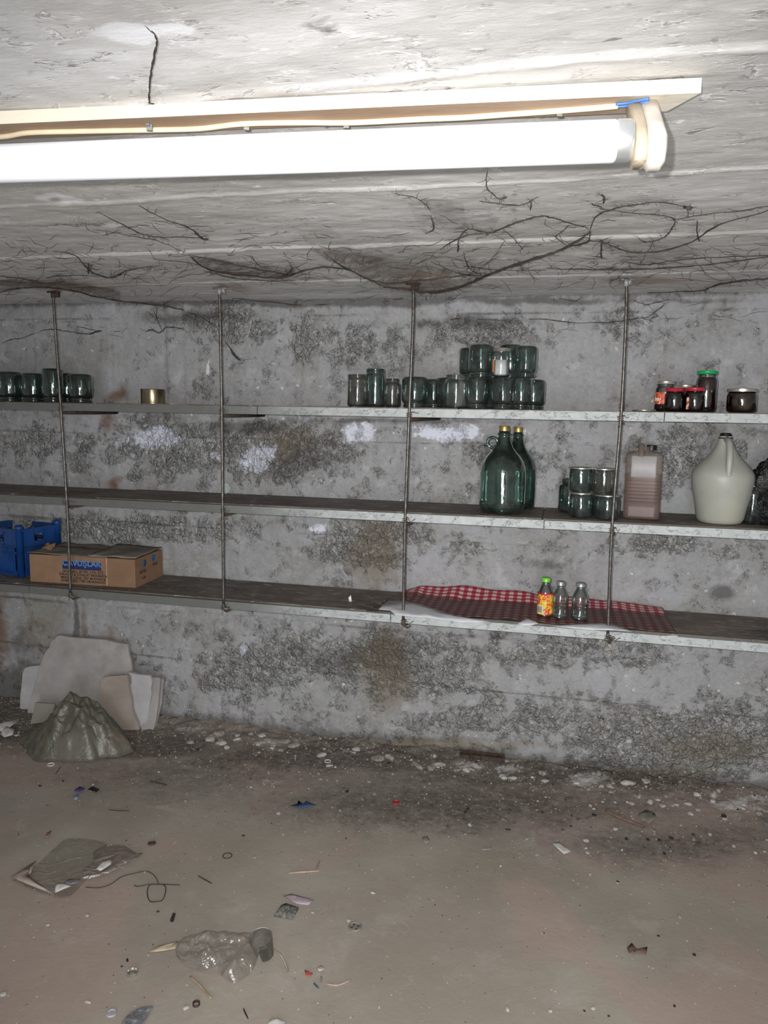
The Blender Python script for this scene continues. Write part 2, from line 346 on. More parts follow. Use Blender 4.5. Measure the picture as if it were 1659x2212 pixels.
DA = [(660, 990, 110, 60, .7), (540, 920, 160, 22, .8), (830, 1410, 110, 60, .65), (740, 1430, 100, 50, .5), (1545, 1280, 36, 24, .8), (10, 1510, 70, 80, 1.2), (60, 1400, 50, 50, .5), (1000, 700, 230, 20, .6), (420, 690, 160, 22, .7), (650, 652, 550, 14, 1.1), (1150, 652, 300, 10, .8), (1450, 650, 300, 8, .6),
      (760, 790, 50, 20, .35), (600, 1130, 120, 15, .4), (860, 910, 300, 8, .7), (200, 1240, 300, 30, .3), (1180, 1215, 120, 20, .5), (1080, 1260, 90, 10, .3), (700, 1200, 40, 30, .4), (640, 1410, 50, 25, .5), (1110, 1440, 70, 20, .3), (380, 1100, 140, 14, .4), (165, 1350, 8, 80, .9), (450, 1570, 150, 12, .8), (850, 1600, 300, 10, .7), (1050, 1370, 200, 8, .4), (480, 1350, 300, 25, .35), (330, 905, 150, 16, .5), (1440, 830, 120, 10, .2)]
GR = [(380, 965, 160, 60, .6), (620, 970, 170, 80, .7), (870, 1430, 190, 80, .65), (1500, 1600, 260, 80, .8), (1250, 1400, 300, 40, .5), (1120, 1550, 220, 50, .45), (300, 1140, 260, 35, .6), (800, 1160, 120, 70, .75), (1120, 1000, 160, 60, .4), (1440, 980, 130, 70, .65), (1020, 725, 160, 30, .6), (740, 740, 160, 50, .55), (520, 710, 90, 50, .6), (1440, 1180, 200, 30, .5), (110, 960, 140, 50, .45), (600, 1410, 140, 60, .4), (1340, 690, 80, 30, .4), (440, 830, 60, 60, .3), (500, 1000, 300, 60, .45), (1550, 800, 60, 40, .2), (560, 1450, 150, 50, .5), (1180, 1130, 100, 30, .3), (980, 1180, 100, 30, .4)]
def wall_fn(U, V):
    px, py = pix(U, 0*U, V); g = blobs(px, py, GR)
    d = (fbm(U*4, V*4, 3, 1)-.5)*.012+(fbm(U*26, V*26, 4, 2)-.5)*(.006+.026*g)
    d = d + .007*(1/(1+np.exp(-(V-(2.035+.006*np.sin(U*3)))*400)))
    for z0, a in ((1.87, .0025), (1.47, .004), (1.02, .004), (.58, .004), (.33, .003)):
        zz = z0+.012*(fbm(U*1.5, U*0+z0*9, 3, 5)-.5)*2
        d = d + a*(1/(1+np.exp(-(V-zz)*300)))*(fbm(U*2.5, V*0+z0, 2, 6) > .45)
    return U, -d, V
def wall_attr(X, Y, Z):
    px, py = pix(X, 0*X, Z)
    lines = 0*X
    for z0 in (2.03, 1.47, 1.02, .58, .33):
        zz = z0+.012*(fbm(X*1.5, X*0+z0*9, 3, 5)-.5)*2
        lines = np.maximum(lines, np.exp(-((Z-zz)/.008)**2)*.75*(fbm(X*3, X*0+z0*3, 2, 8)+.1))
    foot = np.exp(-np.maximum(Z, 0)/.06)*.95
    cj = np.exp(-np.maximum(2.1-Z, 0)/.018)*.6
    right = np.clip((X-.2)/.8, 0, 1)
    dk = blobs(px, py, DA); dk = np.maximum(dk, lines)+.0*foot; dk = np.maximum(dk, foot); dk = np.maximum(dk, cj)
    dk = dk+np.clip((-2.3-X)/.8, 0, 1)*.18
    lower = np.clip((.62-Z)/.5, 0, 1)*.32
    return dict(a_white=blobs(px, py, WH), a_rust=blobs(px, py, RU), a_tan=np.maximum(blobs(px, py, TA), lower*(1-.4*right)), a_dark=dk, a_gravel=np.clip(blobs(px, py, GR)+lower*.3, 0, 1))
MW = mat_wall(); MC = mat_ceiling(); MFl = mat_floor()
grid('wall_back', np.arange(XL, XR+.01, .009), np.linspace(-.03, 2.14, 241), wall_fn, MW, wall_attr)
CD = [(690, 60, 70, 40, .55), (380, 420, 60, 14, .3), (80, 170, 60, 60, .35), (60, 390, 60, 12, .5), (1050, 100, 14, 120, .35), (1110, 480, 12, 130, .4), (200, 130, 130, 8, .35), (820, 150, 60, 30, .2), (1240, 120, 40, 40, .2)]
CWH = [(290, 85, 110, 22, 1), (380, 78, 60, 14, .9), (120, 432, 70, 12, .8), (240, 490, 50, 8, .6), (560, 60, 60, 30, .3), (150, 80, 60, 60, .35), (500, 110, 90, 60, .25), (1100, 60, 60, 60, .3)]
CRU = [(1390, 605, 110, 12, 1), (510, 622, 60, 10, .8), (190, 618, 160, 14, .8), (700, 500, 130, 40, .3), (120, 436, 20, 8, .8), (900, 600, 150, 18, .6)]
CSO = [(800, 560, 260, 60, .55), (1000, 470, 200, 40, .35), (620, 590, 300, 30, .5), (1350, 560, 350, 45, .5), (60, 610, 200, 18, .9), (450, 560, 260, 50, .4), (1280, 480, 120, 40, .4), (700, 500, 160, 40, .45), (900, 620, 150, 18, .9)]
def ceil_fn(U, V):
    d = (fbm(U*3, V*5, 3, 11)-.5)*.012+(fbm(U*22, V*34, 4, 12)-.5)*.004
    for k, y0 in enumerate((-.5, -1.08, -1.66, -2.2, -2.78)):
        yy = y0+.012*(fbm(U*1.2, U*0+y0*7, 3, 15)-.5)*2
        d = d-.006*np.exp(-((V-yy)/.006)**2)+.003*(k % 2)*(V < yy)
    return U, V, ZC+d
def ceil_attr(X, Y, Z):
    px, py = pix(X, Y, 0*X+ZC); near = (Y > -3.0)
    seam = 0*X
    for y0 in (-.5, -1.08, -1.66, -2.2, -2.78):
        yy = y0+.012*(fbm(X*1.2, X*0+y0*7, 3, 15)-.5)*2
        seam = np.maximum(seam, np.exp(-((Y-yy)/.008)**2))
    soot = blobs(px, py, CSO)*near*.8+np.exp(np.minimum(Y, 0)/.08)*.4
    return dict(a_dark=blobs(px, py, CD)*near, a_white=blobs(px, py, CWH)*near, a_rust=blobs(px, py, CRU)*near, a_soot=soot, a_seam=seam)
vs = np.concatenate([np.linspace(YB, -3, 60)[:-1], np.arange(-3, .03, .009)])
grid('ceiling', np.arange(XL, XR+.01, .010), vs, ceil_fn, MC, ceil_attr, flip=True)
FD = [(1000, 1740, 480, 60, .75), (700, 1640, 400, 35, .8), (1450, 1820, 350, 60, .6), (250, 1610, 320, 30, .9), (20, 1560, 120, 50, 1.2), (400, 1680, 400, 70, .45), (1250, 1680, 500, 30, .8)]
FW = [(600, 1605, 120, 10, .8), (400, 1580, 60, 8, .8), (480, 1592, 120, 9, .5), (1015, 1655, 45, 12, 1.0), (1100, 1665, 45, 12, .9), (1270, 1690, 60, 16, 1.1), (1450, 1720, 90, 14, .5), (1600, 1735, 90, 20, .9), (740, 1625, 120, 8, .5), (590, 1690, 60, 18, .6), (420, 1675, 50, 10, .6), (340, 1730, 50, 22, .45), (530, 1860, 60, 25, .25), (40, 1560, 40, 18, .7), (1350, 1760, 90, 20, .25), (280, 1640, 90, 12, .35)]
def floor_fn(U, V):
    d = (fbm(U*2, V*2, 3, 21)-.5)*.006
    k = np.exp(np.minimum(V, 0)/.14)
    d = d+k*(.012+.045*(fbm(U*7, V*9, 4, 22)-.35))+(fbm(U*40, V*40, 3, 23)-.5)*.022*k
    px, py = pix(U, V, 0*U); g = blobs(px, py, FW)*(V > -.8)
    return U, V, d-.004+g*.012*fbm(U*40, V*40, 3, 24)
def floor_attr(X, Y, Z):
    px, py = pix(X, Y, 0*X); nr = (Y > -2.2)
    return dict(a_dirt=np.clip(blobs(px, py, FD)*nr+np.exp(np.minimum(Y, 0)/.25)*.35, 0, 1.3), a_white=blobs(px, py, FW)*nr)
vs = np.concatenate([np.linspace(YB, -2.1, 60)[:-1], np.arange(-2.1, .03, .009)])
grid('floor', np.arange(XL, XR+.01, .010), vs, floor_fn, MFl, floor_attr)
# side and rear walls (outside the frame), with the doorway the daylight comes through
mside = plain('bounce_pale_concrete_side', (.62, .61, .59), .95, var=.3, sc=6, bump=.5)  # unseen walls, pale tone set to bounce more light into the room
for nm, x in (('wall_left', XL-.05), ('wall_right', XR+.05)):
    MB().box((x, YB/2, 1.05), (.1, -YB+.2, 2.2)).obj(nm, mside, smooth=False)['kind'] = 'structure'
b = MB(); b.box(((XL-.15)/2, YB-.06, 1.05), (-XL-.15, .1, 2.2)); b.box(((XR+.65)/2, YB-.06, 1.05), (XR-.65, .1, 2.2)); b.box((.25, YB-.06, 2.05), (.8, .1, .2))
b.obj('wall_rear', mside, smooth=False)['kind'] = 'structure'

# ================================================================== MATERIALS
def mat_strip():
    m = N('cracked_white_paint'); c = m.coord(); sx = m.n('ShaderNodeSeparateXYZ'); m.put(sx.inputs[0], c)
    cr = m.ma('ABSOLUTE', m.ma('SUBTRACT', m.noise(16, 5, .6, m.vadd(m.coord(scale=(.5, 1, 1)), m.noise(30, 3, .6, c, out=1), .03)), .5))
    dirty = m.ramp(m.ma('ADD', sx.outputs[0], m.ma('MULTIPLY', m.noise(3, 4, .6, c), .5)), -1.25, -.45, 1, 0)
    col = m.mix(m.ramp(m.noise(20, 5, .6, c), .4, .7), (.37, .395, .39), (.46, .48, .48))
    col = m.mix(m.ma('MULTIPLY', dirty, .9), col, (.085, .087, .077))
    col = m.mix(m.ramp(cr, 0, .012, .75, 0), col, (.12, .115, .105))
    col = m.mix(m.ramp(m.noise(40, 4, .7, c), .62, .7, 0, .6), col, (.2, .19, .17))
    return m.done(m.pbr(col, .6, 0, m.bump(m.ramp(cr, 0, .02), .4, .002), .35))
def mat_hard():
    m = N('dusty_brown_hardboard'); c = m.coord(); cs = m.coord(scale=(.5, 2.2, 1))
    col = m.mix(m.ramp(m.noise(2.4, 4, .6, c), .35, .65), (.085, .067, .054), (.15, .125, .105))
    col = m.mix(m.ramp(m.noise(9, 6, .7, cs), .48, .64, 0, .65), col, (.24, .21, .185))
    col = m.mix(m.ramp(m.noise(3.3, 5, .6, cs), .58, .68, 0, .8), col, (.035, .026, .02))
    col = m.mix(m.ramp(m.noise(26, 5, .7, cs), .57, .66, 0, .8), col, (.46, .44, .41))
    return m.done(m.pbr(col, .6, 0, m.bump(m.noise(60, 3, .6, c), .2, .002), .3))
M_strip = mat_strip(); M_hard = mat_hard()
M_batten = plain('dark_damp_wood', (.06, .045, .035), .85, var=.4, sc=25)
M_rod = plain('dull_steel_rod', (.13, .122, .11), .42, .75, var=.3, sc=60, bump=.4, dirt=(.10, .055, .03), dirtamt=.7)
M_wire = plain('rusty_tie_wire', (.14, .11, .085), .6, .5, var=.4, sc=120)
M_rust = plain('rusty_iron', (.055, .036, .028), .85, .2, var=.5, sc=60, bump=.6)
M_anchor = plain('grey_iron_plate', (.28, .28, .27), .6, .5, var=.3)
G_green = glass('green_tinted_jar_glass', (.39, .49, .46), (.018, .034, .03), wav=.6)
G_dark = glass('dark_green_jar_glass', (.30, .38, .35), (.015, .025, .022), dust=.02, wav=.5)
G_brown = glass('brownish_grey_jar_glass', (.56, .52, .48), (.06, .05, .045), wav=.5)
G_clear = glass('clear_jar_glass', (.82, .83, .82), (.22, .22, .22), dust=.05)
G_jam = glass('preserve_jar_glass', (.86, .85, .84), (.5, .48, .46), dust=.0, wav=.2)
G_demi = glass('bottle_green_demijohn_glass', (.42, .58, .53), (.015, .035, .03), dust=.04, wav=.5)
M_gold = plain('gold_metal_cap', (.55, .38, .14), .4, .8, var=.2, bump=.05)
M_silver = plain('tinplate_lid', (.62, .6, .55), .32, .9, var=.15, bump=.05, dirt=(.25, .22, .17))
M_redlid = plain('red_lid_paint', (.42, .02, .04), .35, .1, var=.2, bump=.05)
M_greenlid = plain('green_lid_paint', (.01, .32, .09), .35, .1, var=.15, bump=.05)
M_lime = plain('lime_lid_paint', (.16, .50, .05), .35, .1, var=.15, bump=.05)
M_jam = plain('dark_red_preserve', (.010, .002, .0025), .12, 0, var=.5, bump=.0, spec=.6)
M_brownjam = plain('brown_red_preserve', (.022, .005, .003), .12, 0, var=.4, bump=.0, spec=.6)
M_whitepl = plain('white_plastic', (.75, .74, .72), .5, var=.08, dirt=(.45, .4, .34))

# ================================================================== SHELVES
SX0, SX1 = XL+.03, XR-.03
SH = [('uppermost', Z1, .030), ('middle', Z2, .030), ('lowest', Z3, .030)]
for lab, z, th in SH:
    t = empty('wall_shelf', (0, -.2, z))
    tag(t, {'uppermost': 'long uppermost shelf at eye level with jars in rows, white cracked front edge', 'middle': 'long middle shelf carrying green demijohns and white jug, dusty brown top', 'lowest': 'long lowest shelf under cardboard box and red checkered cloth'}[lab], 'shelf', 'three hanging shelves along the concrete wall')
    b = MB(); b.box(((SX0+SX1)/2, .010, -th/2), (SX1-SX0, .372, th-.004)); b.obj('shelf_board', M_hard, t, False)
    joints = {'uppermost': [-2.9, -1.25, .37], 'middle': [-2.2, -.05], 'lowest': [-2.4, -.66]}[lab]
    xs = [SX0]+joints+[SX1]
    b = MB()
    for i in range(len(xs)-1): b.box(((xs[i]+xs[i+1])/2, -.188, -.0165), (xs[i+1]-xs[i]-.004, .022, .033), j=.0008)
    b.obj('front_edge', M_strip, t, False)
    b = MB()
    x = SX0+.01; k = 0
    cuts = {'uppermost': [-1.8, -.4], 'middle': [-2.05, -.055], 'lowest': [-2.3, -.72, .3]}[lab]+[SX1]
    for q in cuts:
        sk = .05 if (lab == 'lowest' and abs(q+.72) < .01) else .004
        b.prism([(x, -.176), (q-.003-sk, -.176), (q-.003+(.03 if sk > .01 else 0), .176), (x, .19)], .0, .0035+.0015*(k % 2)); x = q; k += 1
    b.obj('hardboard_top', M_hard, t, False)

# ---------- hanging rods
rodpx = [[(114, 614), (118, 690), (131, 880), (145, 1100), (152, 1283)], [(474, 618), (476, 720), (479, 890), (481, 1100), (483, 1308)],
         [(893, 600), (892, 700), (884, 890), (875, 1130), (871, 1345)], [(1354, 594), (1352, 690), (1342, 890), (1322, 1140), (1313, 1372)]]
rlab = ['thin steel rod hanging by the blue crate, in front of leftmost inverted jars', 'thin steel rod between the empty tin can and the empty shelf bay', 'thin steel rod at left end of the red checkered cloth', 'thin steel rod right of the stacked jars, beside the ribbed canister']
for i, (pp, lb) in enumerate(zip(rodpx, rlab)):
    P = [ony(x, y, YF-.009) for x, y in pp]
    P[0] = np.array([P[0][0], P[0][1], ZC-.002])
    base = Vector(P[-1]); t = empty('hanging_rod', base); tag(t, lb, 'rod', 'steel rods holding the shelves from the ceiling')
    L = [Vector(p)-base for p in smooth_line(P, 8)]
    MB().tube(L, .0062, 10).obj('rod', M_rod, t)
    for z in (Z1, Z2, Z3):
        zz = z-.028-base.z; k = min(range(len(L)), key=lambda j: abs(L[j].z-zz)); c = L[k]; c = Vector((c.x, c.y, zz))
        b = MB(); rnd = random.Random(i*7+int(z*10)); pts = []
        for a in range(40):
            q = a/40*2*PI*3.2; pts.append((c.x+.010*math.cos(q)+rnd.uniform(-.002, .002), c.y+.009*math.sin(q)+rnd.uniform(-.002, .001), c.z+.002+a*.0006-.012))
        pts += [(c.x+.012, c.y-.004, c.z+.016), (c.x+.022, c.y-.006, c.z+.004+rnd.uniform(-.01, .01)), (c.x+.028+rnd.uniform(0, .02), c.y-.003, c.z+.010)]
        b.tube(pts, .0016, 5); b.tube([(c.x-.004, c.y, c.z-.005), (c.x-.008, c.y-.004, c.z-.022-rnd.uniform(0, .012))], .0015, 5)
        b.obj('wire_tie', M_wire, t)
        b = MB(); b.tube([(c.x+.006, c.y+.008, z-.041-base.z), (c.x+.02, c.y+.2, z-.042-base.z), (c.x+.03+.03*(i == 2), c.y+.395, z-.041-base.z)], .0075, 8); b.obj('support_bar', M_rust, t)
    b = MB(); top = L[0]; b.tube([(top.x, top.y, top.z-.002), (top.x, top.y, top.z-.03)], .010, 8); b.box((top.x+.012, top.y+.01, top.z-.012), (.018, .022, .026), .3)
    b.tube([(top.x-.03, top.y, top.z-.004), (top.x+.03, top.y+.004, top.z-.004)], .004, 6); b.obj('ceiling_anchor', M_anchor if i in (1, 3) else M_rust, t)
    b = MB(); c = L[-1]; b.tube(smooth_line([(c.x, c.y, c.z+.01), (c.x+.001, c.y-.001, c.z-.008), (c.x+.014, c.y+.004, c.z-.016), (c.x+.026, c.y+.008, c.z-.008)], 4), .006, 8); b.obj('bent_hook', M_rod, t)

# ================================================================== JARS
def jar_profile(r, h, nr=None, inv=False, nh=.14):
    nr = nr or r*.8; nh = h*nh
    p = [(0.001, .004), (r*.6, .003), (r*.78, .0), (r*.92, .003), (r, h*.09), (r*1.0, h*.5), (r, h-nh-h*.14), (r*.97, h-nh-h*.08), (nr*1.05, h-nh-h*.01), (nr, h-nh), (nr, h-nh*.75), (nr*1.06, h-nh*.62), (nr*1.06, h-nh*.45), (nr, h-nh*.35), (nr*1.05, h-nh*.18), (nr*1.05, h-.001), (nr*.97, h), (nr*.93, h-nh*.3)]
    if inv: p = [(a, h-z) for a, z in p][::-1]
    return p
def place(px, by, shelf, wpx, ty, Y=None):
    """centre of base, radius, height"""
    if Y is not None: p = ony(px, by, Y); c = np.array([p[0], Y, shelf])
    else:
        q = onz(px, by, shelf); r0 = wpx/2*dep(q)/FOC; c = q+np.array([0, r0*.92, 0]); d = ray(px, by); c[0] = CAM[0]+d[0]*(c[1]-CAM[1])/d[1]
    c[2] = shelf; s = dep(c)/FOC
    if Y is not None: h = ony(px, ty, Y)[2]-shelf
    else: h = ony(px, ty, c[1])[2]-shelf
    return c, wpx*s/2, float(h)
FB = .005
def jar(label, px, by, wpx, ty, shelf=Z1+FB, Y=None, mat=None, inv=False, neck=.82, lid=None, content=None, fill=.8, name='glass_jar', group=None, zoff=0, cat='jar', nh=.14, lidh=.012):
    c, r, h = place(px, by, shelf, wpx, ty, Y)
    t = empty(name, c, random.uniform(0, 6)); tag(t, label, cat, group)
    MB().lathe(jar_profile(r, h-(lidh*.5 if lid else 0), r*neck, inv, nh), 40).obj('glass_body', mat, t)
    b = MB(); bz = (h-.001) if inv else .001
    zb = (h-.010, h-.003) if inv else (.004, .011)
    b.lathe([(r*.2, zb[0]), (r*.85, zb[0]), (r*.93, (zb[0]+zb[1])/2), (r*.8, zb[1]), (r*.2, zb[1])], 32); b.obj('thick_base', mat, t)
    if lid: 
        lr = r*neck*1.13
        b = MB(); b.lathe([(.001, h), (lr*.8, h), (lr*.83, h-.0012), (lr*.95, h-.001), (lr, h-.003), (lr, h-lidh), (lr*1.02, h-lidh-.001), (lr*.96, h-lidh-.001)], 40); b.obj('lid', lid, t, sharp=40)
    if content:
        b = MB(); rr = r*.965; b.lathe([(.001, .004), (rr*.85, .004), (rr, h*.09), (rr, h*min(fill, .76)), (rr*(1 if fill < .8 else neck), h*fill), (.001, h*fill)], 36); b.obj('contents', content, t)
    return t, c, r, h
gL = 'empty inverted jars at left end of uppermost shelf'
jar('empty dark inverted jar cut by the left photo edge, uppermost shelf', -14, 870, 54, 803, Y=-.24, mat=G_dark, inv=True, group=gL)
jar('empty dark inverted jar second from the left edge, uppermost shelf', 23, 871, 52, 803, Y=-.31, mat=G_dark, inv=True, group=gL)
jar('empty olive tinted inverted jar left of the tall inverted one', 74, 871, 50, 806, Y=-.30, mat=G_dark, inv=True, group=gL)
jar('tallest narrow inverted jar behind the leftmost rod', 116, 872, 44, 796, Y=-.335, mat=G_dark, inv=True, neck=.86, group=gL)
jar('empty inverted jar just right of the leftmost rod', 147, 872, 50, 806, Y=-.24, mat=G_dark, inv=True, group=gL)
jar('rightmost inverted jar of the left group, nearest the rusty wall stain', 175, 873, 50, 808, Y=-.32, mat=G_dark, inv=True, group=gL)
# tin can
c, r, h = place(330, 873, Z1+FB, 49, 841, -.32)
t = empty('tin_can', c); tag(t, 'low shiny brass-coloured tin can alone on the uppermost shelf', 'can')
M_tin = plain('brassy_tinplate', (.26, .21, .13), .28, .95, var=.15, bump=.03)
MB().lathe([(.001, .002), (r*.97, .002), (r*1.01, 0), (r*1.01, .002), (r, .004), (r, h-.004), (r*1.015, h-.002), (r*1.015, h), (r*.96, h), (r*.96, h-.003), (.001, h-.003)], 48).obj('can_body', M_tin, t, sharp=50)
b = MB(); b.lathe([(r*.99, h-.003), (r*1.02, h-.0015), (r*1.02, h+.0005), (r*.97, h+.0005)], 48); b.obj('rim', M_rust, t)
gM = 'empty jars clustered at middle of the uppermost shelf'
jar('brownish straight-sided open jar, leftmost of the middle group', 772, 881, 44, 809, Y=-.33, mat=G_brown, neck=.95, nh=.10, group=gM)
jar('tall narrow green jar between two brownish open jars', 810, 882, 42, 797, Y=-.30, mat=G_green, neck=.92, nh=.12, group=gM)
jar('small brownish open jar right of the tall narrow green one', 847, 882, 34, 818, Y=-.33, mat=G_brown, neck=.78, nh=.12, group=gM)
jar('squat inverted green jar directly behind the third rod', 895, 883, 56, 814, Y=-.32, mat=G_green, inv=True, group=gM)
jar('inverted green jar half hidden behind, right of the third rod', 936, 882, 46, 819, Y=-.18, mat=G_green, inv=True, group=gM)
jar('inverted green jar behind the upright open-necked jar', 964, 883, 50, 816, Y=-.20, mat=G_green, inv=True, group=gM)
jar('clearer upright jar with open neck among inverted green ones', 984, 885, 50, 810, Y=-.335, mat=G_clear, neck=.86, group=gM)
jar('inverted green jar right of the clearer upright jar, lower row', 1029, 885, 50, 814, Y=-.325, mat=G_green, inv=True, group=gM)
jar('inverted green jar at back of lower row beneath the white-filled jar', 1064, 883, 46, 816, Y=-.19, mat=G_green, inv=True, group=gM)
jar('broad inverted green jar in front of lower row under the upper pile', 1085, 886, 56, 815, Y=-.33, mat=G_green, inv=True, group=gM)
jar('inverted green jar second from right end of lower row', 1124, 886, 48, 816, Y=-.325, mat=G_green, inv=True, group=gM)
jar('inverted green jar at right end of the lower row', 1151, 885, 50, 820, Y=-.23, mat=G_green, inv=True, group=gM)
gU = 'upper layer of jars stacked on inverted jars'
zt = ony(1040, 815, -.3)[2]
jar('leftmost jar of the upper layer, partly behind its neighbour', 1015, 811, 48, 752, shelf=zt, Y=-.20, mat=G_green, inv=True, group=gU)
jar('dark green inverted jar of the upper layer, left of the white-filled jar', 1038, 814, 54, 745, shelf=zt, Y=-.30, mat=G_green, inv=True, group=gU)
jar('dark green inverted jar of the upper layer, behind the white-filled jar', 1101, 813, 50, 745, shelf=zt, Y=-.22, mat=G_green, inv=True, group=gU)
jar('rightmost inverted jar of the upper layer', 1135, 813, 48, 748, shelf=zt, Y=-.29, mat=G_green, inv=True, group=gU)
M_salt = plain('white_powder', (.62, .62, .63), .9, var=.1); M_orange = plain('orange_paper_label', (.55, .2, .07), .7, var=.2)
t, c, r, h = jar('small clear lidded jar holding white powder, atop the inverted jars', 1081, 815, 37, 752, shelf=zt, Y=-.35, mat=G_clear, neck=.88, lid=M_silver, content=M_salt, fill=.58, nh=.12, name='lidded_jar')
b = MB(); t.rotation_euler = (0, 0, 0); n = 8; v = []; f = []
for k in range(n+1):
    a = math.radians(182+k*44/n); v += [(r*1.01*math.cos(a), r*1.01*math.sin(a), h*.16), (r*1.01*math.cos(a), r*1.01*math.sin(a), h*.6)]
for k in range(n): f.append((2*k, 2*k+2, 2*k+3, 2*k+1))
b.add(v, f); b.obj('paper_label', M_orange, t)

def wrap_label(t, r, z0, z1, a0, a1, mat, name='paper_label', n=14, off=.0006):
    v = []; f = []
    for k in range(n+1):
        a = math.radians(a0+(a1-a0)*k/n); v += [((r+off)*math.cos(a), (r+off)*math.sin(a), z0), ((r+off)*math.cos(a), (r+off)*math.sin(a), z1)]
    for k in range(n): f.append((2*k, 2*k+2, 2*k+3, 2*k+1))
    return meshobj(name, v, f, mat, t)
def mat_fruit(name, base, c2, c3, sc):
    m = N(name); c = m.coord(); n = m.noise(sc, 3, .6, c, dist=1.5)
    col = m.mix(m.ramp(n, .42, .55), base, c2); col = m.mix(m.ramp(m.noise(sc*1.4, 3, .6, c, dist=1), .56, .63), col, c3)
    return m.done(m.pbr(col, .5))
M_lab_red = mat_fruit('red_and_cream_printed_label', (.45, .03, .02), (.55, .12, .05), (.7, .62, .5), 38)
M_white_label = plain('white_printed_paper', (.62, .6, .56), .6, var=.1)
gR = 'dark preserves at right end of uppermost shelf'
# flat lid
c, r, h = place(1391, 889, Z1+FB, 50, 885, -.34)
t = empty('round_lid', c); tag(t, 'loose flat metal lid lying right of the fourth rod, uppermost shelf', 'lid')
MB().lathe([(.001, .0045), (r*.9, .0045), (r*.93, .006), (r*.98, .006), (r, .004), (r, 0), (r*.96, 0)], 40).obj('lid_disc', M_silver, t)
MB().lathe([(r*.985, .0006), (r*1.015, .0012), (r*.985, .002)], 40).obj('curled_edge', M_gold, t)
def filled(label, px, w_, ty, Y, mat, lid, neck, fill=.86, lbl=None):
    t, c, r, h = jar(label, px, 891, w_, ty, Y=Y, mat=G_jam, neck=neck, lid=lid, content=mat, fill=fill, name='preserve_jar', group=gR, nh=.12)
    t.rotation_euler = (0, 0, 0)
    if lbl: wrap_label(t, r, h*.24, h*.62, *lbl)
    return t, c, r, h
t, c, r, h = filled('dark jam jar with silver lid and red-cream label, leftmost preserve', 1434, 42, 823, -.30, M_jam, M_silver, .84, .6)
wrap_label(t, r, h*.24, h*.62, 185, 262, M_lab_red); wrap_label(t, r, h*.24, h*.62, 262, 275, M_white_label)
t, c, r, h = filled('dark jam jar with plain silver lid, behind the two red lids', 1477, 42, 831, -.24, M_jam, M_silver, .88, .8)
filled('squat dark jam jar with red lid, left of its red-lidded twin', 1454, 40, 838, -.335, M_jam, M_redlid, .82, .8)
t, c, r, h = filled('squat dark jam jar with patterned red lid, before the green-lidded jar', 1498, 42, 837, -.335, M_jam, M_redlid, .86, .8)
wrap_label(t, r, h*.1, h*.6, 215, 232, M_lab_red)
filled('tall brown-red preserve jar with bright green lid', 1522, 44, 801, -.27, M_brownjam, M_greenlid, .85, .84)
filled('wide brown preserve jar with silver lid standing apart, far right', 1600, 60, 839, -.33, M_brownjam, M_silver, .90, .85)

# ---------- shelf 2
def demijohn(label, px, by, wpx, ty, Yc=None, ring=True, rz=0):
    c, r, h = place(px, by, Z2+FB, wpx, ty, Yc)
    t = empty('glass_demijohn', c, rz); tag(t, label, 'demijohn', 'green glass demijohns on the middle shelf')
    P = [(.001, .012), (r*.55, .006), (r*.8, .0), (r*.93, .010), (r*.99, h*.09), (r, h*.16), (r, h*.46), (r*.97, h*.53), (r*.88, h*.60), (r*.72, h*.66), (r*.54, h*.71), (r*.40, h*.76), (r*.31, h*.82), (r*.265, h*.88), (r*.26, h*.895), (r*.30, h*.90), (r*.30, h*.915), (r*.24, h*.92), (r*.225, h*.985)]
    MB().lathe(P, 56).obj('glass_body', G_demi, t)
    MB().lathe([(r*.2, .013), (r*.75, .009), (r*.9, .016), (r*.8, .026), (r*.2, .022)], 40).obj('thick_base', G_demi, t)
    MB().lathe([(.001, h), (r*.22, h), (r*.235, h-.003), (r*.235, h*.945), (r*.245, h*.943)], 32).obj('cap', M_gold, t, sharp=40)
    if ring:
        pts = []
        for k in range(14):
            a = k/14*2*PI; pts.append((-r*.50+.021*math.cos(a), -.004, h*.81+.021*math.sin(a)))
        b = MB(); b.tube(pts, .0065, 10, True); b.tube([(-r*.50-.018, -.004, h*.79), (-r*.50-.034, -.004, h*.775)], [.007, .004], 8); b.obj('ring_handle', G_demi, t)
    return t
demijohn('large green glass demijohn in front, ring handle on its neck', 1083, 1113, 98, 920)
demijohn('green glass demijohn half hidden behind its twin', 1113, 1100, 85, 923, Yc=-.094, rz=-1.4)
gS = 'empty small jars stacked on the middle shelf'
S2 = Z2+FB
jar('green jar with wired neck standing behind left of the small stack', 1228, 1104, 46, 1034, shelf=S2, Y=-.13, mat=G_green, neck=.72, group=gS)
jar('small jar with metal rim, bottom left of the stack by fourth rod', 1253, 1119, 50, 1062, shelf=S2, Y=-.29, mat=G_green, neck=.92, lid=M_silver, group=gS, nh=.1, lidh=.006)
t, c, r, h = jar('small jar with metal rim, bottom right of the stack, behind fourth rod', 1310, 1121, 53, 1067, shelf=S2, Y=-.30, mat=G_green, neck=.92, lid=M_silver, group=gS, nh=.1, lidh=.006)
jar('small jar mostly hidden behind the bottom right jar of the stack', 1290, 1112, 44, 1063, shelf=S2, Y=-.17, mat=G_green, neck=.9, lid=M_silver, group=gS, nh=.1, lidh=.006)
zz = ony(1253, 1062, -.29)[2]+.0005
jar('greenish small jar with metal rim, top left of the stack', 1253, 1062, 49, 1008, shelf=zz, Y=-.285, mat=G_green, neck=.96, lid=M_silver, group=gS, nh=.08, lidh=.006)
zz = ony(1304, 1067, -.30)[2]+.0005
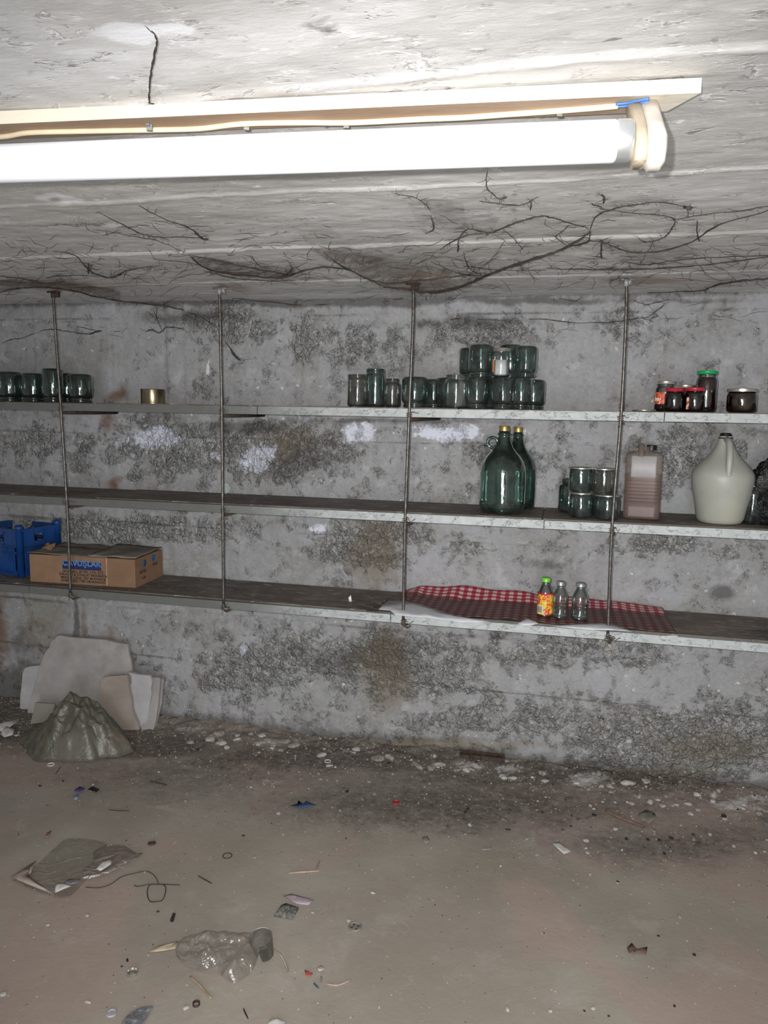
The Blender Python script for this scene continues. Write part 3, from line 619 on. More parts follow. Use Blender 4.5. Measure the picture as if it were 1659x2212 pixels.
jar('clear brownish small jar with metal rim, top right of the stack', 1303, 1064, 47, 1010, shelf=zz, Y=-.295, mat=G_brown, neck=.96, lid=M_silver, group=gS, nh=.08, lidh=.006)
jar('dark green jar between the white jug and the black bag', 1622, 1126, 44, 1042, shelf=S2, Y=-.24, mat=G_green, neck=.7)

# ribbed canister
def plastic(name, col, alpha, rough=.4):
    m = N(name); c = m.coord(); n = m.noise(14, 5, .6, c)
    tr = m.n('ShaderNodeBsdfTransparent'); tr.inputs[0].default_value = (.85, .8, .76, 1)
    p = m.pbr(m.mix(m.ramp(n, .35, .7), tuple(x*.85 for x in col), col), rough, 0, m.bump(m.noise(60, 3, .6, c), .12, .002), .5)
    mx = m.n('ShaderNodeMixShader'); mx.inputs[0].default_value = alpha; m.put(mx.inputs[1], tr.outputs[0]); m.put(mx.inputs[2], p); return m.done(mx.outputs[0])
M_can = plastic('cloudy_plastic', (.38, .35, .31), .22); M_liq = plain('reddish_brown_liquid', (.085, .020, .015), .3, var=.15, sc=8, bump=0)
c, r, h = place(1383, 1122, S2, 76, 960); wd = 2*r; dp = .095
c = c+np.array([0, dp/2-r*.92, 0])
t = empty('plastic_canister', c, -.12); tag(t, 'cloudy ribbed plastic canister half full of reddish liquid, right of fourth rod', 'canister')
secs = [(wd*.94, dp*.9, 0, 6), (wd, dp, .006, 6)]
for k in range(7):
    z = h*(.235+k*.047); secs += [(wd, dp, z-.0035, 6), (wd*.975, dp*.94, z, 6), (wd, dp, z+.0035, 6)]
secs += [(wd*.99, dp, h*.58, 6), (wd*.99, dp, h*.84, 6), (wd*.94, dp*.97, h*.875, 5), (wd*.70, dp*.85, h*.90, 4), (wd*.46, dp*.65, h*.915, 3), (wd*.38, dp*.5, h*.94, 3), (wd*.35, dp*.45, h*.975, 3)]
MB().loft(secs, 64).obj('canister_body', M_can, t, sharp=60)
MB().loft([(wd*.9, dp*.86, .004, 6), (wd*.94, dp*.9, .01, 6), (wd*.94, dp*.88, h*.60, 6), (wd*.94, dp*.88, h*.605, 6)], 48).obj('liquid', M_liq, t, sharp=60)
MB().loft([(wd*.62, .004, 0, 8), (wd*.66, .006, .004, 8), (wd*.66, .006, h*.28, 8), (wd*.62, .004, h*.285, 8)], 32, c=(0, -dp/2-.0005, h*.57)).obj('label_panel', plastic('cloudy_panel_plastic', (.42, .40, .41), .6), t, sharp=50)
MB().loft([(wd*.7, .004, 0, 8), (wd*.7, .005, h*.13, 8)], 32, c=(0, -dp/2-.0003, h*.04)).obj('lower_panel', plastic('cloudy_lower_plastic', (.30, .22, .21), .4), t, sharp=50)
M_black = plain('black_plastic', (.012, .012, .014), .4, var=.3, bump=.1)
MB().lathe([(.001, h), (.018, h), (.019, h-.003), (.019, h*.93), (.001, h*.93)], 28, c=(wd*.17, 0, 0)).obj('screw_cap', M_black, t, sharp=40)
MB().tube(smooth_line([(-wd*.10, -.0, h*.99), (-wd*.10, -dp*.3, h*.975), (-wd*.08, -dp*.46, h*.90), (-wd*.08, -dp*.5, h*.84)], 4), .011, 10).obj('grip', M_can, t)

# white jug
M_jug = plain('milky_greenish_plastic', (.315, .32, .28), .45, var=.06, sc=9, bump=.05, dirt=(.40, .37, .25), dirtamt=.35)
c, r, h = place(1553, 1135, S2, 126, 935)
t = empty('plastic_jug', c); tag(t, 'large milky white plastic jug with tapered neck and black cap', 'jug')
P = [(.001, .004), (r*.66, .0), (r*.70, .004), (r*.76, h*.05), (r*.84, h*.2), (r*.93, h*.34), (r*.99, h*.44), (r, h*.505), (r*.985, h*.55), (r*.90, h*.60), (r*.76, h*.655), (r*.60, h*.71), (r*.45, h*.765), (r*.33, h*.83), (r*.25, h*.89), (r*.21, h*.94), (r*.21, h*.965)]
MB().lathe(P, 56).obj('jug_body', M_jug, t)
MB().lathe([(.001, h), (r*.14, h), (r*.18, h-.003), (r*.20, h*.955), (r*.23, h*.945), (r*.23, h*.938), (.001, h*.938)], 28).obj('cap', M_black, t, sharp=35)
MB().tube(smooth_line([(0, -r*.20, h*.93), (.002, -r*.50, h*.91), (.002, -r*.70, h*.84), (.001, -r*.86, h*.72), (0, -r*.88, h*.60), (0, -r*.92, h*.53)], 5), [.012]*25+[.008], 12).obj('handle', M_jug, t)

# black bag at right
def mat_bag():
    m = N('crumpled_black_plastic'); c = m.coord(); n = m.noise(14, 5, .7, c, dist=.6)
    return m.done(m.pbr(m.mix(m.ramp(m.noise(9, 4, .7, c), .55, .66, 0, .35), (.012, .012, .012), (.22, .2, .18)), .33, 0, m.bump(n, 1., .03), .6))
def crumple(name, c, rx, ry, h, mat, parent=None, seed=1, amp=.18, n=56, m_=36, fr=5, top=.35):
    rnd = seed; v = []; f = []
    for i in range(m_+1):
        a = i/m_; z = h*a; rr = (math.sin(PI*min(1, a*.75+.22))**.55) if a < .98 else .25
        for k in range(n):
            q = 2*PI*k/n
            nz = float(fbm(np.array(fr*math.cos(q)+7*rnd+a*3.), np.array(fr*math.sin(q)+a*fr*1.2), 4, rnd))-.5
            s = rr*(1+amp*2*nz); v.append((rx*s*math.cos(q), ry*s*math.sin(q), max(0, z+amp*.3*h*nz*(a > .05))))
    for i in range(m_):
        for k in range(n): f.append((i*n+k, i*n+(k+1) % n, (i+1)*n+(k+1) % n, (i+1)*n+k))
    f += [tuple(range(n))[::-1], tuple(m_*n+k for k in range(n))]
    return meshobj(name, v, f, mat, parent, True, c)
c = onz(1712, 1141, S2); c[1] = -.22; c[0] = ony(1716, 1060, -.22)[0]; c[2] = S2
t = empty('rubbish_bag', c); tag(t, 'crumpled black plastic bag cut by the right photo edge, middle shelf', 'bag')
crumple('bag_body', (0, 0, 0), .155, .12, .30, mat_bag(), t, seed=4, amp=.3)
b = MB(); b.tube(smooth_line([(-.03, 0, .27), (-.075, -.02, .315), (-.09, -.02, .338)], 4), [.02, .02, .018, .016, .012, .012, .01, .012, .003], 8); b.obj('knotted_corner', mat_bag(), t)
# white lid leaning on wall behind shelf 2
p = ony(489, 1059, -.02)
t = MB().lathe([(.001, .003), (.0235, .003), (.025, .0045), (.026, .004), (.0265, 0), (.025, 0), (.001, .001)], 36, rot=Matrix.Rotation(math.radians(84), 3, 'X')).obj('round_lid', plain('pale_greenish_plastic', (.42, .47, .42), .5, var=.1), loc=(p[0], -.028, Z2+FB+.026))
tag(t, 'small pale round lid propped on the wall beside the second rod', 'lid')

# ---------- shelf 3
S3 = Z3+FB
def clothmat():
    m = N('red_gingham_cloth'); c = m.coord('UV'); s = m.n('ShaderNodeSeparateXYZ'); m.put(s.inputs[0], c)
    def st(v): return m.ramp(m.ma('PINGPONG', v, 1.), .44, .56)
    a, b_ = st(s.outputs[0]), st(s.outputs[1]); q = m.ma('MULTIPLY', m.ma('ADD', a, b_), .5)
    n = m.noise(6, 5, .65, m.coord()); clean = m.ramp(m.ma('ADD', s.outputs[1], m.ma('MULTIPLY', n, 1.6)), 15.1, 16.4)
    fr = m.ramp(q, .25, .5); fr2 = m.ramp(q, .55, .9)
    col = m.mix(fr, (.50, .44, .42), (.38, .07, .09)); col = m.mix(fr2, col, (.24, .012, .024))
    gr = m.mix(fr, (.165, .115, .10), (.115, .034, .034)); gr = m.mix(fr2, gr, (.085, .012, .015))
    col = m.mix(m.ma('MAXIMUM', clean, m.ramp(n, .6, .8, 0, .2)), gr, col)
    return m.done(m.pbr(col, .55, 0, m.bump(m.noise(30, 4, .6, m.coord()), .35, .004), .4))
M_cloth = clothmat(); M_under = plain('white_cloth_underside', (.62, .63, .66), .6, var=.08)
xa, xb = onz(862, 1300, S3)[0], onz(1446, 1350, S3)[0]
nu, nv = 170, 56; v = []; f = []; uv = []
for j in range(nv+1):
    for i in range(nu+1):
        a, b_ = i/nu, j/nv
        x = xa+(xb-xa)*a; yl = -.372+.06*math.exp(-((a)/.08)**2)+.010*math.sin(a*17)
        L = b_*.40; back = -.115-.008*math.sin(a*9)
        wl = back-yl
        n1 = float(fbm(np.array(a*9.), np.array(b_*3.), 3, 31))-.5
        rise = float(np.interp(a, [0, .06, .22, .5, .52, .75, 1], [.012, .030, .046, .036, .030, .026, .010]))*(.92+.08*math.sin(a*31))
        if L < wl: y = yl+L; z = .004+.012*max(0, n1+.12)+.004*(1+math.sin(a*60+b_*5))*.3
        else:
            k = (L-wl)/max(.001, .40-wl); y = back+(-.018-back)*k; z = .006+rise*k**1.3+.006*math.sin(k*PI)*max(0, math.sin(a*40))
        x += .012*math.sin(b_*7)*(a < .03)+.03*(1-b_)*(a-.5)*.6
        v.append((x, y, S3+z)); uv.append((a*(xb-xa)/.0185*.5*2, L/.0185))
for j in range(nv):
    for i in range(nu): q = j*(nu+1)+i; f.append((q, q+1, q+nu+2, q+nu+1))
tc = meshobj('checkered_tablecloth', v, f, M_cloth); tag(tc, 'dirty red and white checkered tablecloth spread on the lowest shelf', 'tablecloth')
ul = tc.data.uv_layers.new(name='UVMap')
for lp in tc.data.loops: ul.data[lp.index].uv = uv[lp.vertex_index]
s = tc.modifiers.new('thickness', 'SOLIDIFY'); s.thickness = .0012
def flap(pxs, lift, name='folded_edge'):
    P = [onz(x, y, S3+.012) for x, y in pxs]; c = sum(P)/len(P); v = [tuple(p+np.array([0, 0, lift*(1 if i % 2 else .3)])) for i, p in enumerate(P)]+[tuple(c+np.array([0, 0, lift*1.4+.002]))]
    n = len(P); o = meshobj(name, v, [(i, (i+1) % n, n) for i in range(n)], M_under, tc); s = o.modifiers.new('s', 'SUBSURF'); s.subdivision_type = 'SIMPLE'; s.levels = s.render_levels = 1
    s = o.modifiers.new('t', 'SOLIDIFY'); s.thickness = .0015
flap([(818, 1318), (836, 1302), (862, 1299), (905, 1308), (985, 1333), (1060, 1347), (1000, 1346), (930, 1338), (855, 1330), (843, 1322)], .006)
flap([(1118, 1350), (1136, 1340), (1152, 1342), (1163, 1352), (1140, 1353)], .008)
flap([(1190, 1354), (1240, 1352), (1300, 1348), (1330, 1354), (1366, 1366), (1330, 1365), (1280, 1362)], .006)
flap([(1436, 1376), (1452, 1370), (1468, 1374), (1462, 1378)], .003)
# juice bottles
M_jl = mat_fruit('yellow_red_fruit_label', (.62, .45, .03), (.55, .04, .02), (.75, .62, .12), 48)
M_greylid = plain('dull_grey_metal_cap', (.30, .32, .34), .4, .6, var=.15)
def bottle(label, px, by, ty, wpx, cap, lbl=False):
    c, r, h = place(px, by, S3+.006, wpx, ty)
    t = empty('juice_bottle', c); tag(t, label, 'bottle', 'three small glass juice bottles standing on the checkered cloth')
    P = [(.001, .004), (r*.75, .001), (r*.95, .004), (r, h*.06), (r*1.0, h*.16), (r*.96, h*.2), (r*.96, h*.46), (r, h*.5), (r*.99, h*.56), (r*.88, h*.66), (r*.68, h*.76), (r*.52, h*.83), (r*.47, h*.88), (r*.5, h*.91), (r*.5, h*.97)]
    MB().lathe(P, 36).obj('glass_body', G_clear, t)
    MB().lathe([(r*.1, .005), (r*.8, .005), (r*.93, .009), (r*.8, .013), (r*.1, .012)], 32).obj('thick_base', G_clear, t)
    MB().lathe([(.001, h), (r*.52, h), (r*.6, h-.003), (r*.6, h*.915), (r*.63, h*.90), (r*.55, h*.90)], 32).obj('cap', cap, t, sharp=40)
    if lbl:
        wrap_label(t, r, h*.07, h*.62, 160, 400, M_jl, n=30, off=.001)
        wrap_label(t, r, h*.585, h*.625, 160, 400, M_redlid, 'label_band', n=30, off=.0014)
        wrap_label(t, r, h*.10, h*.30, 208, 258, M_white_label, 'barcode_panel', off=.0014)
        v = []; f = []; rnd = random.Random(5); a = 212
        while a < 253:
            wda = rnd.choice([.9, 1.6, 2.2]); 
            for q in (a, a+wda): 
                for z in (h*.12, h*.28): v.append(((r+.0018)*math.cos(math.radians(q)), (r+.0018)*math.sin(math.radians(q)), z))
            n = len(v); f.append((n-4, n-2, n-1, n-3)); a += wda+rnd.choice([1.2, 2.])
        meshobj('barcode', v, f, M_black, t)
bottle('juice bottle with lime green cap and yellow-red fruit label', 1176, 1334, 1247, 33, M_lime, True)
bottle('empty clear juice bottle with grey cap, middle of the three', 1208, 1338, 1255, 33, M_greylid)
bottle('empty clear juice bottle with grey cap, right end of the three', 1251, 1342, 1258, 36, M_greylid)
# paper chip on shelf
p = onz(754, 1300, S3+.002); b = MB()
for k in range(3):
    a = .5+k*.5; b.add([(0, 0, 0), (.012, .003, .001), (.012*math.cos(a)+.004*k-.004, .004, .030-.006*k), (-.004, .002, .018)], [(0, 1, 2, 3)])
t = b.obj('paper_scrap', M_whitepl, loc=p); s = t.modifiers.new('t', 'SOLIDIFY'); s.thickness = .0012; tag(t, 'small curled white scrap on the bare lowest shelf left of the cloth', 'scrap')

# ---------- blue crate
M_blue = plain('blue_plastic', (.008, .05, .20), .42, var=.2, sc=12, bump=.05, dirt=(.04, .07, .14), dirtamt=.5)
c0 = onz(46, 1246, S3); pe = ony(125, 1180, -.045)
d1 = np.array([pe[0]-c0[0], pe[1]-c0[1]]); L1 = float(np.hypot(*d1)); ang = math.atan2(d1[1], d1[0]); L1 = max(.2, L1)
t = empty('plastic_crate', (c0[0], c0[1], S3), ang); tag(t, 'blue plastic slatted crate at left end of the lowest shelf', 'crate')
H = .235; L2 = min(.30, abs(-.03-c0[1])/max(.2, math.cos(ang))*.98)
def crate_wall(b, o, d, L):
    nx, ny = d; nrm = (ny, -nx); rz = math.atan2(ny, nx)
    def bx(u, z, wu, hz, th=.006, out=0): b.box((o[0]+nx*u+nrm[0]*out, o[1]+ny*u+nrm[1]*out, z), (wu, th, hz), rz)
    bx(L/2, .012, L, .024); bx(L/2, .115, L, .010)
    k = 0
    while .03+k*.012 < L-.03: bx(.03+k*.012, .075, .0055, .13); k += 1
    # upper panel with handle hole
    bx(L*.19, .19, L*.36, .085); bx(L*.81, .19, L*.36, .085); bx(L/2, .157, L*.3, .02); bx(L/2, .219, L*.3, .03)
    bx(L/2, H-.006, L, .010, .02, .006); bx(L/2, .147, L, .006, .012, .003)
b = MB(); 
crate_wall(b, (0, 0), (1, 0), L1); crate_wall(b, (0, L2), (0, -1), L2); crate_wall(b, (L1, 0), (0, 1), L2); crate_wall(b, (L1, L2), (-1, 0), L1)
b.obj('slatted_sides', M_blue, t, False)
for (x, y) in ((0, 0), (L1, 0), (L1, L2), (0, L2)):
    MB().lathe([(.017, 0), (.017, H), (.021, H+.002), (.021, H+.012), (.014, H+.022)], 20, c=(x, y, 0), cap0=True, cap1=True).obj('corner_post', M_blue, t)
MB().box((L1/2, L2/2, .004), (L1, L2, .006)).obj('crate_floor', M_blue, t, False)
# a dark bottle inside crate, seen through handle hole
for k, (x, y) in enumerate(((L1*.5, .06), (L1*.3, L2*.55))):
    q = Matrix.Rotation(ang, 3, 'Z') @ Vector((x, y, 0)); rr = .033
    tt = empty('dark_bottle', (c0[0]+q.x, c0[1]+q.y, S3+.008)); tag(tt, ['dark glass bottle glinting through the crate handle hole', 'dark glass bottle deeper inside the blue crate'][k], 'bottle', 'dark bottles inside the blue crate')
    MB().lathe([(.001, .002), (rr, .002), (rr, .14), (rr*.8, .165), (rr*.4, .19), (rr*.38, .215), (rr*.45, .216), (.001, .22)], 28).obj('glass_body', G_dark, tt)

# ---------- cardboard box
M_card = plain('brown_cardboard', (.23, .135, .08), .85, var=.12, sc=10, bump=.15, dirt=(.15, .085, .05), dirtamt=.5)
M_cardtop = plain('dusty_cardboard_flap', (.19, .165, .14), .9, var=.3, sc=10, bump=.2, dirt=(.3, .27, .24), dirtamt=.5)
A = onz(66, 1256, S3); B = onz(293, 1270, S3); Cc = onz(357, 1242, S3)
ex = np.array([B[0]-A[0], B[1]-A[1]]); LX = float(np.hypot(*ex)); ang = math.atan2(ex[1], ex[0]); ey = np.array([Cc[0]-B[0], Cc[1]-B[1]])
LY = float(-ex[1]/LX*ey[0]+ex[0]/LX*ey[1]); LY = min(LY, .27); BH = ony(293, 1208, B[1])[2]-S3
t = empty('cardboard_box', (A[0], A[1], S3), ang); tag(t, 'flat brown cardboard box with blue banner and dark printing', 'box')
b = MB(); nx = 24; v = []; f = []
b.prism([(0, 0), (LX, 0), (LX, LY), (0, LY)], 0, BH-.003); b.obj('carton', M_card, t, False)
def sheet(P00, P10, P11, P01, amp, mat, name, parent, seed=1, n=14, m_=8, th=.002):
    v = []; f = []
    for j in range(m_+1):
        for i in range(n+1):
            a, b_ = i/n, j/m_; p = (1-a)*(1-b_)*np.array(P00)+a*(1-b_)*np.array(P10)+a*b_*np.array(P11)+(1-a)*b_*np.array(P01)
            k = float(fbm(np.array(a*4+seed*3.), np.array(b_*4.), 3, seed))-.5; v.append(tuple(p+np.array([0, 0, amp*k])))
    for j in range(m_):
        for i in range(n): q = j*(n+1)+i; f.append((q, q+1, q+n+2, q+n+1))
    o = meshobj(name, v, f, mat, parent); s = o.modifiers.new('t', 'SOLIDIFY'); s.thickness = th; s.offset = 1; return o
sheet((-.006, -.004, BH+.004), (LX*.62, -.004, BH), (LX*.62, LY*.52, BH+.006), (.0, LY*.52, BH+.012), .012, M_cardtop, 'top_flap', t, 2)
sheet((LX*.0, LY*.5, BH+.004), (LX*.64, LY*.5, BH+.003), (LX*.64, LY, BH+.002), (.01, LY, BH+.006), .012, M_cardtop, 'top_flap', t, 4)
sheet((LX*.56, .0, BH+.003), (LX+.002, -.002, BH+.002), (LX+.002, LY, BH+.006), (LX*.56, LY, BH+.014), .014, M_cardtop, 'top_flap', t, 7)
sheet((.02, LY*.25, BH+.008), (.085, LY*.2, BH+.012), (.09, LY*.3, BH+.038), (.03, LY*.35, BH+.034), .02, M_card, 'torn_flap', t, 9, 8, 5)
MB().box((LX*.735, -.0006, BH/2), (.0035, .0012, BH)).obj('front_seam', plain('pale_cut_edge', (.42, .3, .2), .8), t, False)
M_navy = plain('dark_blue_print', (.012, .022, .085), .7, var=.2); M_bprint = plain('mid_blue_print', (.02, .09, .26), .7, var=.2); M_ink = plain('black_print', (.03, .024, .024), .8, var=.2)
MB().box((LX*.50, -.0007, BH*.66), (LX*.365, .0012, BH*.27)).obj('blue_banner', M_navy, t, False)
def text(s, size, loc, rot, mat, name, parent, sx=1):
    cu = bpy.data.curves.new(name, 'FONT'); cu.body = s; cu.size = size; cu.align_x = 'CENTER'; cu.extrude = .0002; cu.offset = size*.03
    o = bpy.data.objects.new('tmp', cu); COL.objects.link(o); bpy.context.view_layer.update()
    me = bpy.data.meshes.new_from_object(o.evaluated_get(bpy.context.evaluated_depsgraph_get())); bpy.data.objects.remove(o)
    me.materials.clear(); me.materials.append(mat); q = bpy.data.objects.new(name, me); COL.objects.link(q); q.parent = parent; q.location = loc; q.rotation_euler = rot; q.scale = (sx, 1, 1); return q
RX = (PI/2, 0, 0)
text('ÇAVUŞLAR', .037, (LX*.50, -.0022, BH*.66), RX, plain('pale_blue_print', (.08, .20, .42), .7), 'banner_lettering', t, 1.05)
for k, (s, q) in enumerate((('GIDA SAN. VE TİC. LTD. ŞTİ.', .41), ('İHRACAT & İTHALAT MUDANYA', .30), ('MERKEZ : (224) 1201 MUDANYA', .19), ('ŞUBE : (224) 1980 ORHANGAZİ', .08))):
    text(s, .0165, (LX*.51, -.0015, BH*q), RX, M_ink, 'printed_line', t, 1.0)
RS = (PI/2, 0, PI/2)
MB().lathe([(.001, .001), (.016, .001), (.016, 0)], 28, c=(LX, LY*.33, BH*.74), rot=Matrix.Rotation(PI/2, 3, 'Y')).obj('round_logo', M_bprint, t)
MB().box((LX+.0005, LY*.66, BH*.80), (.001, LY*.12, BH*.22)).obj('square_logo', M_bprint, t, False)
text('KOLİ', .020, (LX+.001, LY*.72, BH*.52), RS, M_ink, 'side_lettering', t); text('BOTTLE', .018, (LX+.001, LY*.27, BH*.42), RS, M_ink, 'side_lettering', t); text('6 AD.', .016, (LX+.001, LY*.30, BH*.2), RS, M_ink, 'side_lettering', t)
exec_later = None

# ================================================================== LAMP
M_tube = N('glossy_white_tube'); M_tube = M_tube.done(M_tube.pbr((.93, .95, 1.), .25, 0, None, .5))
def mat_board():
    m = N('cream_painted_board'); c = m.coord()
    g = m.n('ShaderNodeNewGeometry').outputs['Normal']; s = m.n('ShaderNodeSeparateXYZ'); m.put(s.inputs[0], m.coord('Normal'))
    n = m.noise(8, 5, .6, m.coord(scale=(.2, 1, 1))); col = m.mix(m.ramp(n, .35, .7), (.72, .64, .5), (.80, .74, .62))
    sx = m.n('ShaderNodeSeparateXYZ'); m.put(sx.inputs[0], c)
    bare = m.ma('MULTIPLY', m.ramp(s.outputs[2], -.5, -.8, 0, 1), m.ramp(m.ma('ADD', sx.outputs[0], m.ma('MULTIPLY', m.noise(12, 4, .6, c), .25)), .02, .14, 1, 0))
    col = m.mix(bare, col, m.mix(m.ramp(n, .4, .6), (.36, .25, .17), (.46, .34, .25)))
    return m.done(m.pbr(col, .7, 0, m.bump(m.noise(40, 4, .7, m.coord(scale=(.25, 1, 1))), .35, .004), .3))
zb = ZC-.022
a = onz(0, 303, zb-.002); bR = onz(1440, 241, zb); q = onz(0, 268, zb); bN = onz(1482, 203, zb)
dx = (bR-a)[:2]; dx = dx/np.hypot(*dx); nrm = np.array([dx[1], -dx[0]])
wB = abs(float(np.dot((q-a)[:2], nrm))); wB = max(.06, min(.1, wB))
t = empty('fluorescent_lamp', (bR[0], bR[1], zb), math.atan2(dx[1], dx[0])); tag(t, 'long white fluorescent tube in a holder on a cream ceiling board', 'lamp')
LB = 1.42
MB().prism([(-LB, -wB), (.035, -wB), (.0, 0), (-LB, 0)], 0, .021).obj('mounting_board', mat_board(), t, False)
# tube in local coordinates
Minv = Matrix.Rotation(-math.atan2(dx[1], dx[0]), 3, 'Z')
def loc_(p): return Minv @ (Vector(tuple(p))-Vector((bR[0], bR[1], zb)))
zt_ = 2.005
P0 = loc_(onz(0, 354, zt_)); P1 = loc_(onz(1366, 304, zt_)); d = (P1-P0).normalized(); PA = P1-d*1.2; rt = .0295
def along(p0, p1, rad, name, mat, seg=40):
    b = MB(); n = len(rad); b.tube([p0+(p1-p0)*k for k, _ in rad], [r for _, r in rad], seg); return b.obj(name, mat, t, sharp=40)
along(PA, P1, [(.02, rt), (.25, rt), (.5, rt), (.978, rt), (.982, rt*.9)], 'tube', M_tube)
M_al = plain('bright_aluminium_cap', (.70, .72, .72), .35, .8, var=.1, bump=.03)
along(PA, P1, [(.980, rt*.95), (.981, rt), (.996, rt), (1., rt*.9)], 'end_cap', M_al)
along(PA, P1, [(.0, rt*.9), (.004, rt), (.019, rt), (.02, rt*.95)], 'end_cap', M_al)
M_hold = plain('aged_white_holder_plastic', (.66, .61, .55), .5, var=.08, dirt=(.5, .42, .33))
M_hold2 = plain('yellowed_holder_face', (.50, .42, .31), .5, var=.12)
tp = loc_(onz(1412, 214, zb)); shear = (tp.y+.022-P1.y); ht = zb-zt_
for (pp, sg) in ((P1, 1), (PA, -1)):
    def holder(secs, x0, nm, mat):
        b = MB(); b.loft(secs, 32); hb = ht+.012*0
        b.v = [(pp.x+sg*x0+v[0], pp.y+v[1]+shear*max(0, v[2])/hb, pp.z+v[2]) for v in b.v]; b.obj(nm, mat, t, sharp=50)
    holder([(.018, .046, -.034, 5), (.020, .058, -.028, 4), (.020, .062, -.01, 4), (.020, .060, .02, 4), (.020, .050, .045, 4), (.020, .042, ht-.001, 4)], .010, 'holder_face', M_hold2)
    holder([(.018, .030, -.041, 3), (.028, .048, -.034, 3), (.031, .056, -.018, 3), (.031, .054, .0, 3), (.029, .048, .03, 3), (.027, .044, .06, 3), (.027, .044, ht-.0005, 3)], .032, 'holder_shell', M_hold)
# cable on board
cps = [loc_(onz(x, y, zb-.004)) for x, y in ((-150, 306), (0, 296), (60, 287), (160, 284), (320, 281), (430, 278), (520, 268), (640, 265), (760, 265), (900, 258), (1000, 254), (1100, 247), (1200, 240), (1290, 233), (1335, 229))]
M_cable = plain('cream_cable_sheath', (.80, .68, .48), .5, var=.06, bump=.05)
MB().tube(smooth_line(cps, 6), .0045, 10).obj('cable', M_cable, t)
M_bw = plain('blue_wire', (.07, .17, .42), .4, var=.1)
for k in (0, 1):
    w_ = [loc_(onz(x, y-k*6, zb-.005)) for x, y in ((1330, 231), (1352, 229), (1375, 224), (1402, 219))]
    MB().tube(smooth_line(w_, 4), .0022, 8).obj('blue_wire', M_bw, t)
for x, y in ((323, 276), (533, 275), (748, 271), (1208, 245)):
    p = loc_(onz(x, y, zb-.006)); b = MB(); b.box(p, (.009, .006, .010), .2); b.box(p+Vector((0, -.004, .003)), (.006, .008, .004)); b.obj('cable_clip', M_anchor, t, False)

# ================================================================== COBWEBS
def webmat(name, a0, a1, col=(.045, .035, .03)):
    m = N(name); c = m.coord(scale=(1, 2.2, 2.2)); n = m.noise(14, 6, .7, c, dist=1.2); n2 = m.noise(55, 4, .7, c)
    tr = m.n('ShaderNodeBsdfTransparent'); d = m.n('ShaderNodeBsdfDiffuse'); d.inputs[0].default_value = (*col, 1)
    mx = m.n('ShaderNodeMixShader'); m.put(mx.inputs[0], m.ma('MULTIPLY', m.ramp(n, .35, .7, a0, a1), m.ramp(n2, .3, .65, .5, 1))); m.put(mx.inputs[1], tr.outputs[0]); m.put(mx.inputs[2], d.outputs[0]); return m.done(mx.outputs[0])
M_thread = plain('sooty_cobweb_thread', (.055, .045, .04), .95, var=.3, bump=0)
M_film = webmat('sooty_cobweb_film', .08, .8, (.10, .075, .06)); M_film2 = webmat('thin_cobweb_film', 0., .35, (.12, .10, .09))
def web(label, strands, gap=.014, films=(), group='sooty cobwebs on the ceiling and upper wall', seed=0, wg=.03, side=1.):
    rnd = random.Random(seed); t = None; objs = []
    c0 = onshell(*strands[0][0][0], gap, wg); t = empty('cobweb', c0); tag(t, label, 'cobweb', group); c0 = Vector(tuple(c0))
    for pts, r in strands:
        pp = smooth_line(pts, 5); n = len(pp); L = []
        for i, q in enumerate(pp):
            sag = math.sin(PI*i/max(1, n-1)); p = onshell(q[0]+rnd.uniform(-1, 1), q[1]+rnd.uniform(-1, 1), gap*(.35+sag*.9), wg*(.5+.5*sag)); L.append(Vector(tuple(p))-c0)
        s = [dep(np.array(p+c0))/FOC for p in L]
        b = MB(); b.tube(L, [.72*r*k*(.35+.8*math.sin(PI*(i+.5)/n)**.6)*rnd.uniform(.6, 1.3) for i, k in enumerate(s)], 5)
        # side hairs
        for i in range(1, n-1):
            if rnd.random() < .9*side:
                a = rnd.uniform(0, 2*PI); l = rnd.uniform(5, 26); x, y = pp[i]; q = [(x, y), (x+l*.5*math.cos(a)+rnd.uniform(-3, 3), y+l*.4*math.sin(a)), (x+l*math.cos(a), y+l*.6*math.sin(a)+rnd.uniform(-3, 3))]
                b.tube([Vector(tuple(onshell(u, w_, gap*.5, wg*.6)))-c0 for u, w_ in q], [.45*s[i], .4*s[i], .2*s[i]], 3)
        b.obj('strand', M_thread, t)
    for up, lo, fm, lowz in films:
        up = smooth_line(up, 6); lo = smooth_line(lo, 6); n = min(len(up), len(lo)); up = [up[int(i*(len(up)-1)/(n-1))] for i in range(n)]; lo = [lo[int(i*(len(lo)-1)/(n-1))] for i in range(n)]
        v = []; f = []; M_ = 7
        for i in range(n):
            for j in range(M_+1):
                k = j/M_; q = (1-k)*np.array(up[i])+k*np.array(lo[i]); v.append(tuple(Vector(tuple(onshell(q[0], q[1], gap*(.3+lowz*k), wg)))-c0))
        for i in range(n-1):
            for j in range(M_): q = i*(M_+1)+j; f.append((q, q+M_+1, q+M_+2, q+1))
        meshobj('film', v, f, fm, t)
    return t
S1 = [(830, 620), (880, 625), (932, 632), (995, 620), (1040, 600), (1110, 572), (1180, 552), (1240, 525), (1275, 500)]
